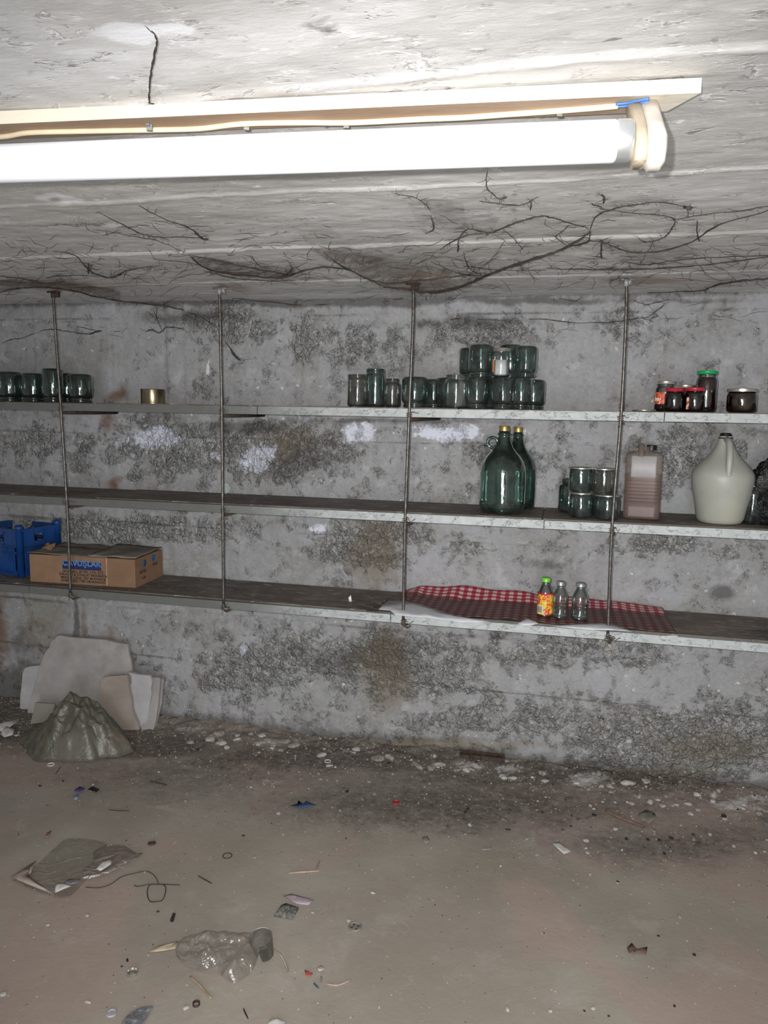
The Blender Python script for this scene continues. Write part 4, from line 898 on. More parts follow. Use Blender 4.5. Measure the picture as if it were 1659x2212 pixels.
web('largest drooping cobweb, sagging brown film before the third rod', [(S1, 3.6), ([(1040, 600), (1110, 574), (1190, 548), (1235, 530)], 3.5), ([(760, 585), (800, 605), (840, 612), (900, 606), (960, 600), (1040, 590)], 2.0), ([(700, 545), (730, 570), (790, 600), (830, 620)], 1.6), ([(1000, 600), (1060, 560), (1090, 520)], .8), ([(1002, 545), (1010, 575), (1030, 590)], 1.2), ([(930, 565), (990, 590), (1040, 596)], 1.1)],
    films=[([(670, 540), (760, 548), (850, 565), (950, 580), (1050, 588)], [(760, 590), (835, 622), (932, 632), (1000, 618), (1060, 592)], M_film, 2.2), ([(640, 500), (760, 500), (870, 515), (960, 540)], [(700, 560), (800, 590), (900, 590), (1000, 590)], M_film2, 1.5)], seed=1, gap=.03)
web('looped cobweb ring between the third and fourth rods', [([(1270, 492), (1230, 482), (1200, 472), (1170, 467), (1130, 475), (1090, 490), (1060, 502), (1040, 500), (1010, 495), (990, 515)], 2.2), ([(1275, 500), (1270, 522), (1240, 530)], 2), ([(1055, 505), (1000, 510), (950, 540)], 1.2), ([(1230, 485), (1215, 500), (1200, 512), (1225, 530)], 1.1), ([(990, 515), (989, 545)], 1.8), ([(1085, 495), (1110, 515), (1130, 540)], 1.)], films=[([(920, 445), (1000, 450), (1080, 470)], [(960, 500), (1010, 505), (1060, 505)], M_film2, 1.)], seed=2)
web('cobweb arc ending in a dark blob near right ceiling edge', [([(1275, 495), (1290, 465), (1330, 450), (1370, 442), (1425, 437), (1485, 447)], 1.7), ([(1295, 450), (1380, 462), (1430, 465), (1457, 475), (1450, 495), (1430, 515), (1390, 525)], 1.6), ([(1457, 475), (1530, 462), (1600, 455), (1659, 445), (1720, 438)], 1.3), ([(1478, 446), (1487, 450), (1494, 449)], 6), ([(1303, 440), (1305, 428), (1300, 421)], 2.6), ([(1278, 440), (1300, 447)], 1.5), ([(1485, 450), (1486, 470)], .8)], films=[([(1290, 440), (1400, 425), (1480, 440)], [(1300, 470), (1400, 465), (1480, 455)], M_film2, 1.)], seed=3)
web('wavy cobweb strand dipping across the ceiling above the fourth rod', [([(1220, 537), (1270, 522), (1300, 522), (1330, 535), (1370, 545), (1430, 542), (1495, 522), (1555, 485), (1659, 455), (1720, 440)], 2.2), ([(1180, 580), (1280, 582), (1380, 582), (1450, 577), (1530, 572), (1659, 555), (1720, 550)], 2), ([(1340, 565), (1395, 572), (1440, 565), (1530, 557), (1659, 552)], 1.8), ([(1299, 522), (1298, 540), (1300, 560)], 2.2), ([(1505, 475), (1506, 505), (1510, 522)], 1.6), ([(1000, 575), (1100, 585), (1180, 583)], 1.1)], films=[([(1290, 520), (1400, 520), (1500, 500)], [(1330, 560), (1400, 572), (1500, 560)], M_film2, 1.)], seed=4)
web('dense dark cobweb tangle above the second rod', [([(410, 552), (450, 582), (525, 595), (600, 600), (640, 590), (700, 577), (760, 585)], 2.8), ([(415, 552), (500, 570), (565, 583), (630, 595)], 1.9), ([(330, 560), (420, 570), (460, 585), (560, 590)], 1.2), ([(540, 552), (565, 580)], 1.), ([(620, 560), (630, 585), (600, 600)], 1.1), ([(440, 585), (520, 603), (620, 607)], 1.5)], films=[([(420, 555), (520, 568), (640, 580)], [(450, 585), (530, 598), (630, 600)], M_film, 1.)], seed=5)
web('small pointed cobweb on the ceiling above the leftmost rod', [([(115, 543), (160, 550), (190, 582), (215, 595), (245, 598), (280, 583), (340, 575)], 1.8), ([(192, 570), (191, 590)], 2.4), ([(100, 600), (150, 595), (215, 597)], 1.2), ([(240, 600), (262, 592)], 2.4)], seed=6)
web('v-shaped cobweb strand under the fluorescent tube, left half', [([(210, 458), (265, 485), (320, 510), (380, 512), (435, 514)], 1.5), ([(300, 445), (360, 475), (405, 490), (435, 514)], 1.5), ([(405, 490), (420, 500), (436, 515), (450, 516)], 2.4), ([(200, 495), (300, 512), (340, 520), (400, 545)], 1.)], seed=7)
web('long dark cobweb rope hanging from ceiling corner past the second rod', [([(0, 631), (50, 622), (105, 621), (152, 627), (209, 641), (270, 651), (337, 658), (388, 668), (435, 685), (462, 705), (476, 722)], 2.4), ([(476, 722), (500, 756), (510, 768)], 1.6), ([(497, 752), (508, 768), (522, 780)], 4.), ([(500, 690), (515, 675), (540, 662)], 1.), ([(0, 597), (60, 604), (100, 612), (140, 608)], 2.2)], films=[([(0, 605), (80, 610), (180, 615), (260, 630)], [(0, 632), (80, 622), (180, 634), (260, 650)], M_film, 1.), ([(340, 650), (420, 650), (470, 655)], [(390, 668), (440, 688), (476, 718)], M_film2, 1.)], seed=8, wg=.02)
web('faint cobweb threads on the wall above the leftmost jars', [([(-10, 750), (20, 735), (47, 730), (98, 713), (115, 712), (152, 717), (189, 722), (219, 717), (260, 716)], 1.2), ([(98, 713), (112, 685), (118, 670)], .9), ([(189, 722), (215, 715), (222, 718)], 2.2), ([(130, 700), (190, 710), (218, 718)], .9)], seed=9, wg=.015, side=.5)
web('crinkled cobweb thread on the wall left of the second rod', [([(315, 717), (325, 712), (340, 718), (351, 716), (358, 708), (378, 708), (412, 717)], 1.6), ([(338, 665), (340, 690), (350, 712)], .9), ([(330, 668), (338, 690), (318, 672)], .8)], seed=10, wg=.015, side=.5)
web('long thin cobweb thread along the wall between the third and fourth rods', [([(800, 690), (830, 695), (875, 705), (910, 702), (980, 690), (1030, 690), (1110, 692), (1180, 690), (1240, 697), (1330, 695), (1380, 687), (1412, 695)], 1.3), ([(1086, 640), (1088, 665), (1090, 690)], 1.4), ([(1272, 655), (1290, 668), (1302, 668)], 1.), ([(1440, 650), (1420, 672), (1390, 690)], 1.), ([(1014, 650), (1015, 690)], 1.), ([(1370, 650), (1400, 658), (1450, 645)], 1.)], seed=11, wg=.015, side=.6)
web('dark cobweb band at the right ceiling corner', [([(1520, 628), (1550, 615), (1600, 607), (1659, 602), (1720, 598)], 2.8), ([(1400, 632), (1480, 630), (1530, 626)], 1.6)], seed=12)
web('short hanging cobweb tuft below the tube, right of centre', [([(1053, 368), (1050, 400), (1060, 415), (1080, 430), (1095, 425)], 1.5), ([(1035, 435), (1080, 440), (1130, 442), (1160, 425)], 1.2), ([(1146, 455), (1148, 430)], 1.2), ([(930, 465), (935, 480), (936, 495), (920, 505)], 1.5), ([(850, 418), (900, 428), (930, 455)], 1.)], films=[([(880, 440), (930, 430), (1000, 440)], [(900, 480), (950, 495), (1010, 495)], M_film2, 1.)], seed=13)
web('dark root-like strand dangling over a crack at the top left ceiling', [([(328, 66), (338, 82), (338, 100), (331, 130), (326, 160), (322, 205), (323, 222)], 3.4), ([(313, 55), (330, 72)], 1.2), ([(320, 222), (332, 224)], 1.6)], seed=14, side=.1, gap=.01)
web('low cobweb fringe at the wall corner between the second and third rods', [([(500, 645), (580, 652), (660, 660), (740, 655), (830, 650), (880, 645)], 1.8), ([(640, 668), (660, 690), (650, 705)], .9), ([(720, 655), (715, 680)], 1.), ([(970, 645), (975, 660)], 2.2), ([(920, 640), (925, 665), (932, 672)], 1.), ([(1190, 640), (1240, 650), (1260, 640)], 1.)], seed=15, wg=.02)
# countless finer threads as one
rnd = random.Random(99); b = MB()
for k in range(520):
    if k < 400: x = rnd.uniform(0, 1659); y = rnd.triangular(470, 640, 600)
    else: x = rnd.uniform(0, 1659); y = rnd.uniform(645, 720)
    a = rnd.gauss(0, .5)+(PI if rnd.random() < .5 else 0); l = rnd.uniform(10, 70); pts = []; cx, cy = x, y
    for j in range(5): pts.append(onshell(cx, cy, .008+.004*math.sin(j), .012)); a += rnd.gauss(0, .45); cx += l/4*math.cos(a); cy += l/4*math.sin(a)*.6
    b.tube(pts, [.0004, .0007, .0009, .0006, .0003], 3)
tag(b.obj('cobweb_threads', M_thread), 'fine sooty cobweb threads scattered over the ceiling beside the wall', 'cobweb', kind='stuff')

# ================================================================== FLOOR HEAP, LEFT
M_slab = plain('pale_plaster_slab', (.33, .31, .30), .9, var=.14, sc=7, bump=.3, dirt=(.15, .125, .11), dirtamt=.6)
M_slab2 = plain('grey_plaster_slab', (.40, .39, .39), .9, var=.12, sc=9, bump=.3)
def slab(label, pxs, yb, yt, th, mat, sub=True):
    """broken board: outline given on a plane leaning between depth yb (bottom) and yt (top)"""
    pts = []; top = min(p[1] for p in pxs); bot = max(p[1] for p in pxs)
    for x, y in pxs:
        k = (bot-y)/(bot-top); pts.append(ony(x, y, yb+(yt-yb)*k))
    c = np.array([sum(p[0] for p in pts)/len(pts), yb, 0]); n = len(pts); off = np.array([.0, th, 0])
    zm = min(p[2] for p in pts); 
    v = [p-c-np.array([0, 0, zm-.004]) for p in pts]+[p-c+off-np.array([0, 0, zm-.004]) for p in pts]
    o = meshobj('broken_slab', v, [tuple(range(n))[::-1], tuple(range(n, 2*n))]+[(i, (i+1) % n, n+(i+1) % n, n+i) for i in range(n)], mat, None, False, c)
    bv = o.modifiers.new('bevel', 'BEVEL'); bv.width = .004; bv.segments = 2
    return tag(o, label, 'slab', 'broken pale slabs leaning on the wall, lower left')
def rough(P, k=4, j=2.2, seed=3):
    r = random.Random(seed); out = []
    for i in range(len(P)):
        a, b_ = P[i], P[(i+1) % len(P)]
        for q in range(k): out.append((a[0]+(b_[0]-a[0])*q/k+(r.uniform(-j, j) if q else 0), a[1]+(b_[1]-a[1])*q/k+(r.uniform(-j, j) if q else 0)))
    return out
slab('grey slab fragment at left end of the leaning pile', rough([(44, 1556), (50, 1480), (56, 1468), (95, 1462), (88, 1500), (66, 1560)], 3), -.10, -.07, .02, M_slab2)
slab('largest pale slab with dark dirty top, leaning behind the green sheet', rough([(60, 1580), (75, 1520), (92, 1465), (112, 1424), (128, 1412), (200, 1420), (276, 1432), (285, 1500), (305, 1540), (302, 1585)], 3), -.14, -.06, .022, M_slab)
slab('warm beige broken piece upright in front of the large slab', rough([(216, 1580), (218, 1478), (226, 1471), (262, 1466), (275, 1468), (279, 1500), (285, 1540), (300, 1584)], 3), -.20, -.165, .016, plain('beige_plaster', (.29, .25, .215), .9, var=.12, sc=8, bump=.3))
slab('light grey jagged slab with pointed foot, right of the beige piece', rough([(308, 1562), (280, 1520), (277, 1480), (283, 1450), (275, 1437), (320, 1444), (327, 1460), (323, 1500), (314, 1550)], 3), -.165, -.13, .02, M_slab2)
slab('narrow pale slab at right end of the leaning pile', rough([(304, 1584), (312, 1552), (322, 1530), (326, 1470), (345, 1472), (341, 1530), (331, 1584)], 3), -.17, -.10, .018, M_slab)
slab('thin slab edge nearest the wall at far right of the pile', rough([(330, 1578), (338, 1540), (345, 1475), (353, 1478), (348, 1530), (336, 1580)], 2, 1.), -.12, -.07, .02, M_slab)
# small tile with orange stain
def mat_tile():
    m = N('grey_green_tile_with_rust'); c = m.coord(); n = m.noise(18, 4, .6, c); s = m.n('ShaderNodeVectorMath', operation='DISTANCE'); m.put(s.inputs[0], c); s.inputs[1].default_value = (.03, 0, .035)
    col = m.mix(m.ramp(m.ma('ADD', s.outputs['Value'], m.ma('MULTIPLY', n, .05)), .03, .055, .85, 0), (.22, .215, .18), (.42, .22, .06)); return m.done(m.pbr(col, .6))
P = [ony(x, y, -.27+(.02 if y < 1540 else 0)) for x, y in ((66, 1568), (76, 1522), (118, 1525), (112, 1562))]; c = sum(P)/4; c[2] = .0; dz = min(p[2] for p in P)-.015
b = MB(); b.add([p-c-np.array([0, 0, dz]) for p in P]+[p-c-np.array([0, -.012, dz]) for p in P], [(3, 2, 1, 0), (4, 5, 6, 7), (0, 1, 5, 4), (1, 2, 6, 5), (2, 3, 7, 6), (3, 0, 4, 7)])
tag(b.obj('small_tile', mat_tile(), smooth=False, loc=c), 'small square grey-green tile with an orange stain, left of the sheet', 'tile')
# green plastic sheet heap
def mat_sheet():
    m = N('olive_plastic_sheet'); c = m.coord(); n = m.noise(7, 4, .6, c, dist=.8)
    col = m.mix(m.ramp(m.noise(5, 4, .6, c), .4, .6), (.075, .073, .052), (.115, .11, .083)); col = m.mix(m.ramp(n, .55, .75, 0, .5), col, (.14, .10, .08))
    return m.done(m.pbr(col, .42, 0, m.bump(n, .6, .03), .5))
lft, rgt, frt = onz(75, 1592, 0), onz(300, 1588, 0), onz(180, 1612, 0)
cx = (lft[0]+rgt[0])/2+.02; cy = -.40; RXs = (rgt[0]-lft[0])/2*1.12; RYs = .17; n, m_ = 110, 44; v = []; f = []
pk = ony(180, 1490, cy)
for i in range(m_+1):
    for k in range(n):
        a = i/m_; q = 2*PI*k/n
        ra = 1+.07*math.sin(q*3+1)+.05*math.sin(q*7+2)+.03*math.sin(q*13)
        x = RXs*a*ra*math.cos(q); y = RYs*a*ra*math.sin(q)
        e = 1.9 if math.cos(q) > -.2 else 1.15
        hz = pk[2]*(.95*(1-a**e)+.05*max(0, 1-a*5))
        def rg(fr, sd): return 1-2*abs(float(fbm(np.array(x*fr+sd), np.array(y*fr*1.3), 3, sd))-.5)*2
        z = hz*(.90+.10*rg(5, 77))+.040*(rg(9, 79)-.6)*math.sin(PI*a)**1.5+.014*(rg(26, 80)-.6)
        x -= (.02*(1-a)) ; v.append((cx+x, cy+y, max(.003, z if a < .97 else z*.2)+.002))
for i in range(m_):
    for k in range(n): f.append((i*n+k, i*n+(k+1) % n, (i+1)*n+(k+1) % n, (i+1)*n+k))
v = [(p[0]-cx, p[1]-cy, p[2]) for p in v]
t = meshobj('plastic_sheet', v, [q[::-1] for q in f], mat_sheet(), None, True, (cx, cy, 0)); s = t.modifiers.new('t', 'SOLIDIFY'); s.thickness = .002
tag(t, 'olive green crumpled plastic sheet heaped before the leaning slabs', 'sheet')

# ================================================================== FLOOR LITTER
def fz(p): return float(floor_fn(np.array([[p[0]]]), np.array([[p[1]]]))[2][0, 0])
def fpt(x, y, dz=0):
    p = onz(x, y, 0); p = onz(x, y, fz(p)); p[2] = fz(p)+dz; return p
def scrap(name, label, cat, pxs, mat, lift=.004, amp=.006, group=None, seed=1, th=.0012, sub=2, parent=None):
    P = [fpt(x, y) for x, y in pxs]; c = sum(P)/len(P); r = random.Random(seed); n = len(P); o0 = c
    v = [p-o0+np.array([0, 0, lift+r.uniform(0, amp)]) for p in P]+[.5*(p-o0)+np.array([0, 0, lift+r.uniform(.3, 1)*amp]) for p in P]+[np.array([0, 0, lift+amp*r.uniform(.4, 1)])]
    f = [(i, (i+1) % n, n+(i+1) % n, n+i) for i in range(n)]+[(n+i, n+(i+1) % n, 2*n) for i in range(n)]
    o = meshobj(name, v, f, mat, None, True, c)
    
    s = o.modifiers.new('t', 'SOLIDIFY'); s.thickness = th
    return tag(o, label, cat, group)
def film(name, light, spec_rough=.22, dens=.3, b=1., tint=(.45, .42, .38)):
    m = N(name); c = m.coord(); n = m.noise(13, 2, .5, c, dist=2.2); nr = m.bump(n, b, .02)
    tr = m.n('ShaderNodeBsdfTransparent'); tr.inputs[0].default_value = (*light, 1); p = m.pbr(tint, spec_rough, 0, nr, .9)
    mx = m.n('ShaderNodeMixShader'); m.put(mx.inputs[0], m.ramp(n, .35, .7, dens*.5, dens*1.5)); m.put(mx.inputs[1], tr.outputs[0]); m.put(mx.inputs[2], p)
    gl = m.n('ShaderNodeBsdfGlossy'); gl.inputs['Roughness'].default_value = spec_rough; m.put(gl.inputs['Normal'], nr)
    m2 = m.n('ShaderNodeMixShader'); m2.inputs[0].default_value = .16; m.put(m2.inputs[1], mx.outputs[0]); m.put(m2.inputs[2], gl.outputs[0]); return m.done(m2.outputs[0])
M_filmclear = film('clear_crinkled_film', (.90, .89, .87), .16, .17, 1.); M_filmpink = film('dusty_pinkish_film', (.9, .87, .84), .4, .45, tint=(.33, .265, .235)); M_filmolive = film('dusty_clear_film', (.93, .92, .88), .35, .18, tint=(.28, .26, .22))
M_paper = plain('dirty_white_paper', (.48, .46, .44), .8, var=.15, dirt=(.3, .26, .22))
def crinkle(name, label, cat, outline, mat, hgt, seed, n=60, m_=26, freq=9, group=None, dome=1.):
    P = [fpt(x, y) for x, y in outline]; c = sum(P)/len(P); L = smooth_line(P+[P[0]], 6)[:-1]; k_ = len(L); v = []; f = []
    for i in range(m_+1):
        a = i/m_
        for p in L:
            q = (p-c)*a; nz = float(fbm(np.array((c+q)[0]*freq+seed), np.array((c+q)[1]*freq), 4, seed)); nz = abs(nz-.5)*2
            v.append((q[0], q[1], .003+hgt*(dome*math.sqrt(max(0, 1-a*a))*.6+nz*1.1*(1-a**6))))
    for i in range(m_):
        for k in range(k_): f.append((i*k_+k, (i+1)*k_+k, (i+1)*k_+(k+1) % k_, i*k_+(k+1) % k_))
    o = meshobj(name, v, f, mat, None, False, c); return tag(o, label, cat, group)
bag = crinkle('flat_plastic_bag', 'flattened dusty clear plastic bag with pointed left corner, floor left', 'bag', [(24, 1902), (80, 1868), (120, 1830), (150, 1812), (215, 1818), (235, 1835), (205, 1880), (180, 1910), (150, 1938), (118, 1940), (70, 1925)], M_filmolive, .010, 5, freq=8)
def bagpart(nm, pxs, mat, lift=.014, amp=.012, seed=1):
    o = scrap(nm, None, None, pxs, mat, lift, amp, seed=seed); w0 = o.location.copy(); o.parent = bag; o.location = w0-bag.location
bagpart('pinkish_layer', [(200, 1850), (235, 1832), (270, 1834), (295, 1850), (310, 1852), (290, 1868), (262, 1880), (240, 1892), (205, 1905), (175, 1912), (180, 1885), (205, 1872)], M_filmpink, lift=.012, amp=.006, seed=2)
bagpart('folded_corner', [(24, 1902), (48, 1888), (78, 1868), (66, 1882), (50, 1900), (80, 1925), (116, 1940), (70, 1925), (40, 1910)], plain('pale_pink_fold', (.36, .29, .25), .6), .012, .008, 3)
bagpart('white_patch', [(208, 1895), (220, 1880), (245, 1872), (240, 1884), (218, 1898)], M_paper, .028, .006, 4)
bagpart('silver_patch', [(138, 1922), (150, 1914), (174, 1914), (172, 1922), (150, 1926)], plain('silvery_foil', (.32, .31, .35), .35, .6), .022, .005, 5)
bagpart('white_patch', [(120, 1925), (136, 1924), (155, 1930), (140, 1934), (120, 1942)], M_paper, .022, .006, 6)
# clear crinkled bag near bottom
crinkle('clear_plastic_bag', 'shiny crumpled clear plastic bag at bottom centre-left of the floor', 'bag', [(378, 2050), (400, 2030), (440, 2022), (500, 2022), (545, 2020), (560, 2040), (556, 2075), (540, 2105), (510, 2125), (490, 2120), (470, 2105), (430, 2100), (395, 2085), (380, 2065)], M_filmclear, .040, 12, freq=12)
scrap('paper_strip', 'tan pointed paper strip left of the shiny clear bag', 'scrap', [(318, 2060), (345, 2047), (385, 2037), (380, 2052), (340, 2059)], plain('tan_paper', (.42, .34, .24), .8), .003, .004)
crinkle('silver_wrapper', 'silvery crinkled wrapper at the bottom photo edge, left', 'wrapper', [(262, 2212), (275, 2195), (300, 2180), (330, 2175), (325, 2190), (312, 2212), (300, 2240), (260, 2240)], plain('silver_foil', (.45, .46, .5), .25, .8, bump=.2), .010, 22, freq=22)
scrap('clear_wrapper', 'pale wrapper scrap cut by the bottom photo edge, centre-left', 'wrapper', [(575, 2218), (585, 2208), (600, 2205), (620, 2212), (600, 2225)], M_paper, .003, .006)
# clear cup lying
def cup():
    c = fpt(566, 2080, .0); c[2] += .0; t = empty('plastic_cup', c, math.radians(35)); tag(t, 'curled grey translucent plastic cup right of the shiny clear bag', 'cup')
    b = MB(); v = []; f = []; n = 26
    for j in range(10):
        for i in range(n+1):
            a = -.55*PI+1.75*PI*i/n; rr = (.026+.012*j/9); v.append((rr*math.cos(a)*.95, -.01+.008*j, .034+rr*math.sin(a)*.85))
    for j in range(9):
        for i in range(n): q = j*(n+1)+i; f.append((q, q+1, q+n+2, q+n+1))
    o = meshobj('cup_wall', v, f, film('grey_translucent_plastic', (.62, .6, .55), .3, .6, .2, (.14, .13, .11)), t); o.rotation_euler = (.1, .2, 0)
    b = MB(); b.tube([(.036*math.cos(a)*.95, .0625, .034+.038*math.sin(a)*.85) for a in [-.55*PI+1.75*PI*i/20 for i in range(21)]], .0012, 6); b.obj('cup_rim', plain('pale_rim', (.4, .39, .36), .4), t).rotation_euler = (.1, .2, 0)
    b = MB(); b.tube(smooth_line([(.03, -.02, .05), (.05, -.04, .035), (.062, -.065, .003)], 4), .003, 6); b.obj('bent_strip', plain('grey_strip', (.16, .15, .12), .5), t)
cup()
# wire
M_dkwire = plain('dark_wire', (.04, .038, .03), .6, .3)
c0 = fpt(185, 1918); t = empty('wire_loop', c0); tag(t, 'thin dark wire ending in a rounded square loop, beside the flat bag', 'wire')
L = [(185, 1918), (215, 1919), (240, 1911), (262, 1896), (290, 1888), (318, 1884), (335, 1895), (343, 1912)]
MB().tube([p-c0 for p in smooth_line([fpt(x, y, .003) for x, y in L], 6)], .0013, 6).obj('wire_tail', M_dkwire, t)
L = [(343, 1912), (325, 1913), (319, 1922), (319, 1938), (325, 1949), (340, 1949), (352, 1945), (358, 1925), (355, 1914)]
MB().tube([p-c0 for p in smooth_line([fpt(x, y, .003) for x, y in L+[L[0]]], 6)], .0016, 6).obj('loop', M_dkwire, t)
MB().tube([p-c0 for p in smooth_line([fpt(x, y, .004) for x, y in [(290, 1915), (300, 1917), (320, 1913), (343, 1912), (365, 1913), (388, 1914)]], 4)], .0015, 6).obj('cross_wire', M_dkwire, t)
# caps, rings, disks
def disc(name, label, cat, x, y, wpx, mat, h=.006, ring=False, group=None, holes=0, mat2=None):
    c = fpt(x, y); r = wpx/2*dep(c)/FOC; t = empty(name, c); tag(t, label, cat, group)
    if ring: MB().lathe([(r*.86, 0), (r, 0), (r, h), (r*.86, h), (r*.86, 0)], 36).obj('ring_band', mat, t, sharp=40)
    else:
        MB().lathe([(r*.9, 0), (r, .001), (r, h), (r*.88, h+.001), (r*.8, h*.6), (.001, h*.6)], 36).obj('disc_body', mat, t, sharp=40)
        for k in range(holes):
            a = k/holes*2*PI+.6; MB().lathe([(.001, h*.6+.0012), (r*.14, h*.6+.0012), (r*.14, h*.6)], 12, c=(r*.5*math.cos(a), r*.5*math.sin(a), 0)).obj('dark_hole', M_black, t)
        if mat2: MB().lathe([(.001, h*.6+.0012), (r*.45, h*.6+.0012), (r*.5, h*.6)], 24).obj('centre', mat2, t)
M_olv = plain('greyed_plastic', (.17, .16, .14), .7, var=.3)
disc('bottle_cap', 'dark brown round cap lying alone above the wire loop', 'cap', 328, 1823, 17, plain('dark_brown_cap', (.07, .055, .04), .6), .005)
disc('metal_ring', 'thin dark ring flat on the floor right of the brown cap', 'ring', 491, 1849, 21, M_dkwire, .002, True)
disc('perforated_disc', 'grey round disc with dark holes, floor centre', 'disc', 767, 2004, 29, M_olv, .005, False, None, 4, None)
disc('bottle_cap', 'shiny upturned metal cap left of the tan stick', 'cap', 286, 2104, 24, M_silver, .008, False, None, 0, M_olv)
disc('jar_ring', 'white-rimmed round lid near the olive sheet heap', 'lid', 110, 1652, 15, M_whitepl, .003, True)
disc('white_ring', 'pale ring on rubble below the bare wall, centre-left', 'ring', 708, 1645, 14, M_whitepl, .003, True)
disc('bottle_cap', 'small red round cap on the dirt, centre of the floor', 'cap', 855, 1735, 17, plain('faded_red_plastic', (.26, .035, .035), .5), .006)
disc('rusty_washer', 'brown broken washer beside white chip near bottom edge', 'washer', 424, 2171, 16, M_rust, .008, True)
disc('pale_disc', 'pale round translucent disc left of silvery wrapper', 'disc', 241, 2190, 22, plain('pale_translucent_disc', (.32, .32, .34), .4), .003)
# cork and bits
def stick(name, label, cat, pts, rad, mat, group=None, taper=True):
    P = [fpt(x, y, rad) for x, y in pts]; c = P[0].copy(); o = MB().tube([p-c for p in smooth_line(P, 4)], rad if not taper else [rad*(.6+.4*math.sin(PI*(i+.5)/(4*(len(P)-1)+1))) for i in range(4*(len(P)-1)+1)], 8).obj(name, mat, loc=c); return tag(o, label, cat, group)
M_tan = plain('tan_wood', (.24, .175, .11), .85, var=.3)
c = fpt(373, 1985); t = empty('dark_cork', c, .2); tag(t, 'short dark cylinder lying below the wire loop', 'cork')
MB().tube([(0, .014, .006), (.002, -.010, .006)], .0055, 12).obj('shaft', plain('dark_green_brown', (.035, .03, .02), .4), t, sharp=40); MB().tube([(.002, -.010, .006), (.0026, -.015, .006)], .0063, 12).obj('end_cap', M_black, t, sharp=40)
stick('wooden_stick', 'tan wooden stick lying below the shiny clear bag', 'stick', [(411, 2112), (432, 2132), (457, 2160)], .0035, M_tan)
stick('dark_nail', 'rust dark nail above left of the white dust patch', 'nail', [(324, 1689), (340, 1692), (360, 1697)], .003, M_rust)
stick('wood_splinter', 'dark splinter left of the pale patch, upper floor', 'splinter', [(235, 1750), (255, 1752), (280, 1752)], .0018, M_rust)
stick('brown_twig', 'short dark twig right of the wire loop', 'twig', [(428, 1893), (440, 1900), (458, 1910)], .0022, M_rust)
stick('steel_screw', 'pale upright screw at the tip of a pinkish splinter', 'screw', [(683, 1878), (686, 1872), (691, 1861)], .0025, M_anchor)
stick('wood_shaving', 'pinkish wood shaving under the pale screw', 'shaving', [(624, 1888), (645, 1886), (690, 1883)], .003, plain('pinkish_wood', (.38, .3, .24), .8))
stick('thin_twig', 'thin diagonal twig beside the white-rimmed lid', 'twig', [(120, 1672), (126, 1664), (132, 1656)], .0016, M_rust)
stick('dark_screw', 'grey screw standing among red scraps, bottom centre', 'screw', [(694, 2112), (694, 2120), (693, 2127)], .003, M_olv)
stick('pink_shaving', 'long thin pinkish shaving right of the grey screw', 'shaving', [(705, 2127), (730, 2130), (758, 2118)], .0025, plain('pinkish_wood2', (.34, .25, .2), .8))
stick('blue_splinter', 'tiny dark blue splinter below the grey screw', 'splinter', [(678, 2126), (688, 2136)], .0025, plain('dark_blue_bit', (.04, .05, .10), .6))
stick('black_sliver', 'curved black sliver near bottom edge, left of centre', 'sliver', [(526, 2180), (530, 2190), (536, 2202)], .002, M_black)
stick('plank_piece', 'brown flat wooden piece among rubble, right side', 'wood piece', [(1308, 1755), (1340, 1770), (1392, 1790)], .007, plain('old_brown_wood', (.13, .085, .06), .85))
stick('small_bolt', 'small pale-headed bolt on the floor right of centre', 'bolt', [(1042, 1836), (1052, 1836), (1063, 1835)], .0028, M_anchor)
# rusty channel bar at wall foot
P0, P1 = fpt(993, 1632), fpt(1090, 1648); c = (P0+P1)/2; dd = P1-P0; LL = float(np.hypot(dd[0], dd[1])); c[2] = max(P0[2], P1[2])+.004
t = empty('rusty_bar', c, math.atan2(dd[1], dd[0])); tag(t, 'dark rusty metal bar lying at the foot of the wall', 'bar')
b = MB(); b.box((0, 0, .004), (LL, .045, .004)); b.box((0, -.021, .012), (LL, .004, .02)); b.box((0, .021, .012), (LL, .004, .02)); b.obj('channel', M_rust, t, False)
for k in (-.3, .05, .35): MB().lathe([(.001, .009), (.006, .008), (.008, .006)], 10, c=(LL*k, 0, 0)).obj('rivet', M_wire, t)
# scraps
scrap('foam_square', 'mottled dark grey square of foam, floor centre-left', 'foam piece', [(592, 1982), (608, 1962), (618, 1958), (645, 1966), (632, 1990), (610, 1986)], plain('mottled_grey_foam', (.15, .145, .13), .95, var=.6, sc=120, bump=.8), .004, .003, th=.006, sub=1)
scrap('lilac_scrap', 'faint lilac paper scrap above the grey foam square', 'scrap', [(612, 1936), (630, 1932), (678, 1945), (665, 1956), (640, 1953)], plain('lilac_paper', (.34, .27, .30), .9), .001, .0005)
scrap('red_scrap', 'small torn red scrap left of the grey screw', 'scrap', [(658, 2098), (666, 2104), (676, 2108), (668, 2114), (660, 2110)], plain('torn_red', (.3, .06, .05), .7), .003, .006)
scrap('pink_scrap', 'pale pink scrap above the grey screw', 'scrap', [(683, 2095), (694, 2090), (702, 2098), (690, 2101)], plain('pale_pink', (.42, .33, .28), .8), .003, .003)
scrap('blue_cloth_scrap', 'torn blue fabric scrap on the dirt, upper middle of the floor', 'scrap', [(628, 1744), (640, 1746), (645, 1734), (650, 1742), (662, 1733), (672, 1740), (684, 1748), (668, 1749), (655, 1753), (645, 1748)], plain('blue_fabric', (.03, .06, .14), .8), .004, .015, seed=4)
scrap('violet_scrap', 'small violet-blue scrap, left floor below the sheet heap', 'scrap', [(160, 1712), (172, 1705), (184, 1708), (178, 1716), (168, 1720)], plain('violet_fabric', (.09, .06, .2), .7), .004, .010, seed=5)
scrap('black_scrap', 'small black scrap right beside the violet one', 'scrap', [(190, 1712), (200, 1705), (215, 1710), (208, 1716)], M_black, .004, .012, seed=6)
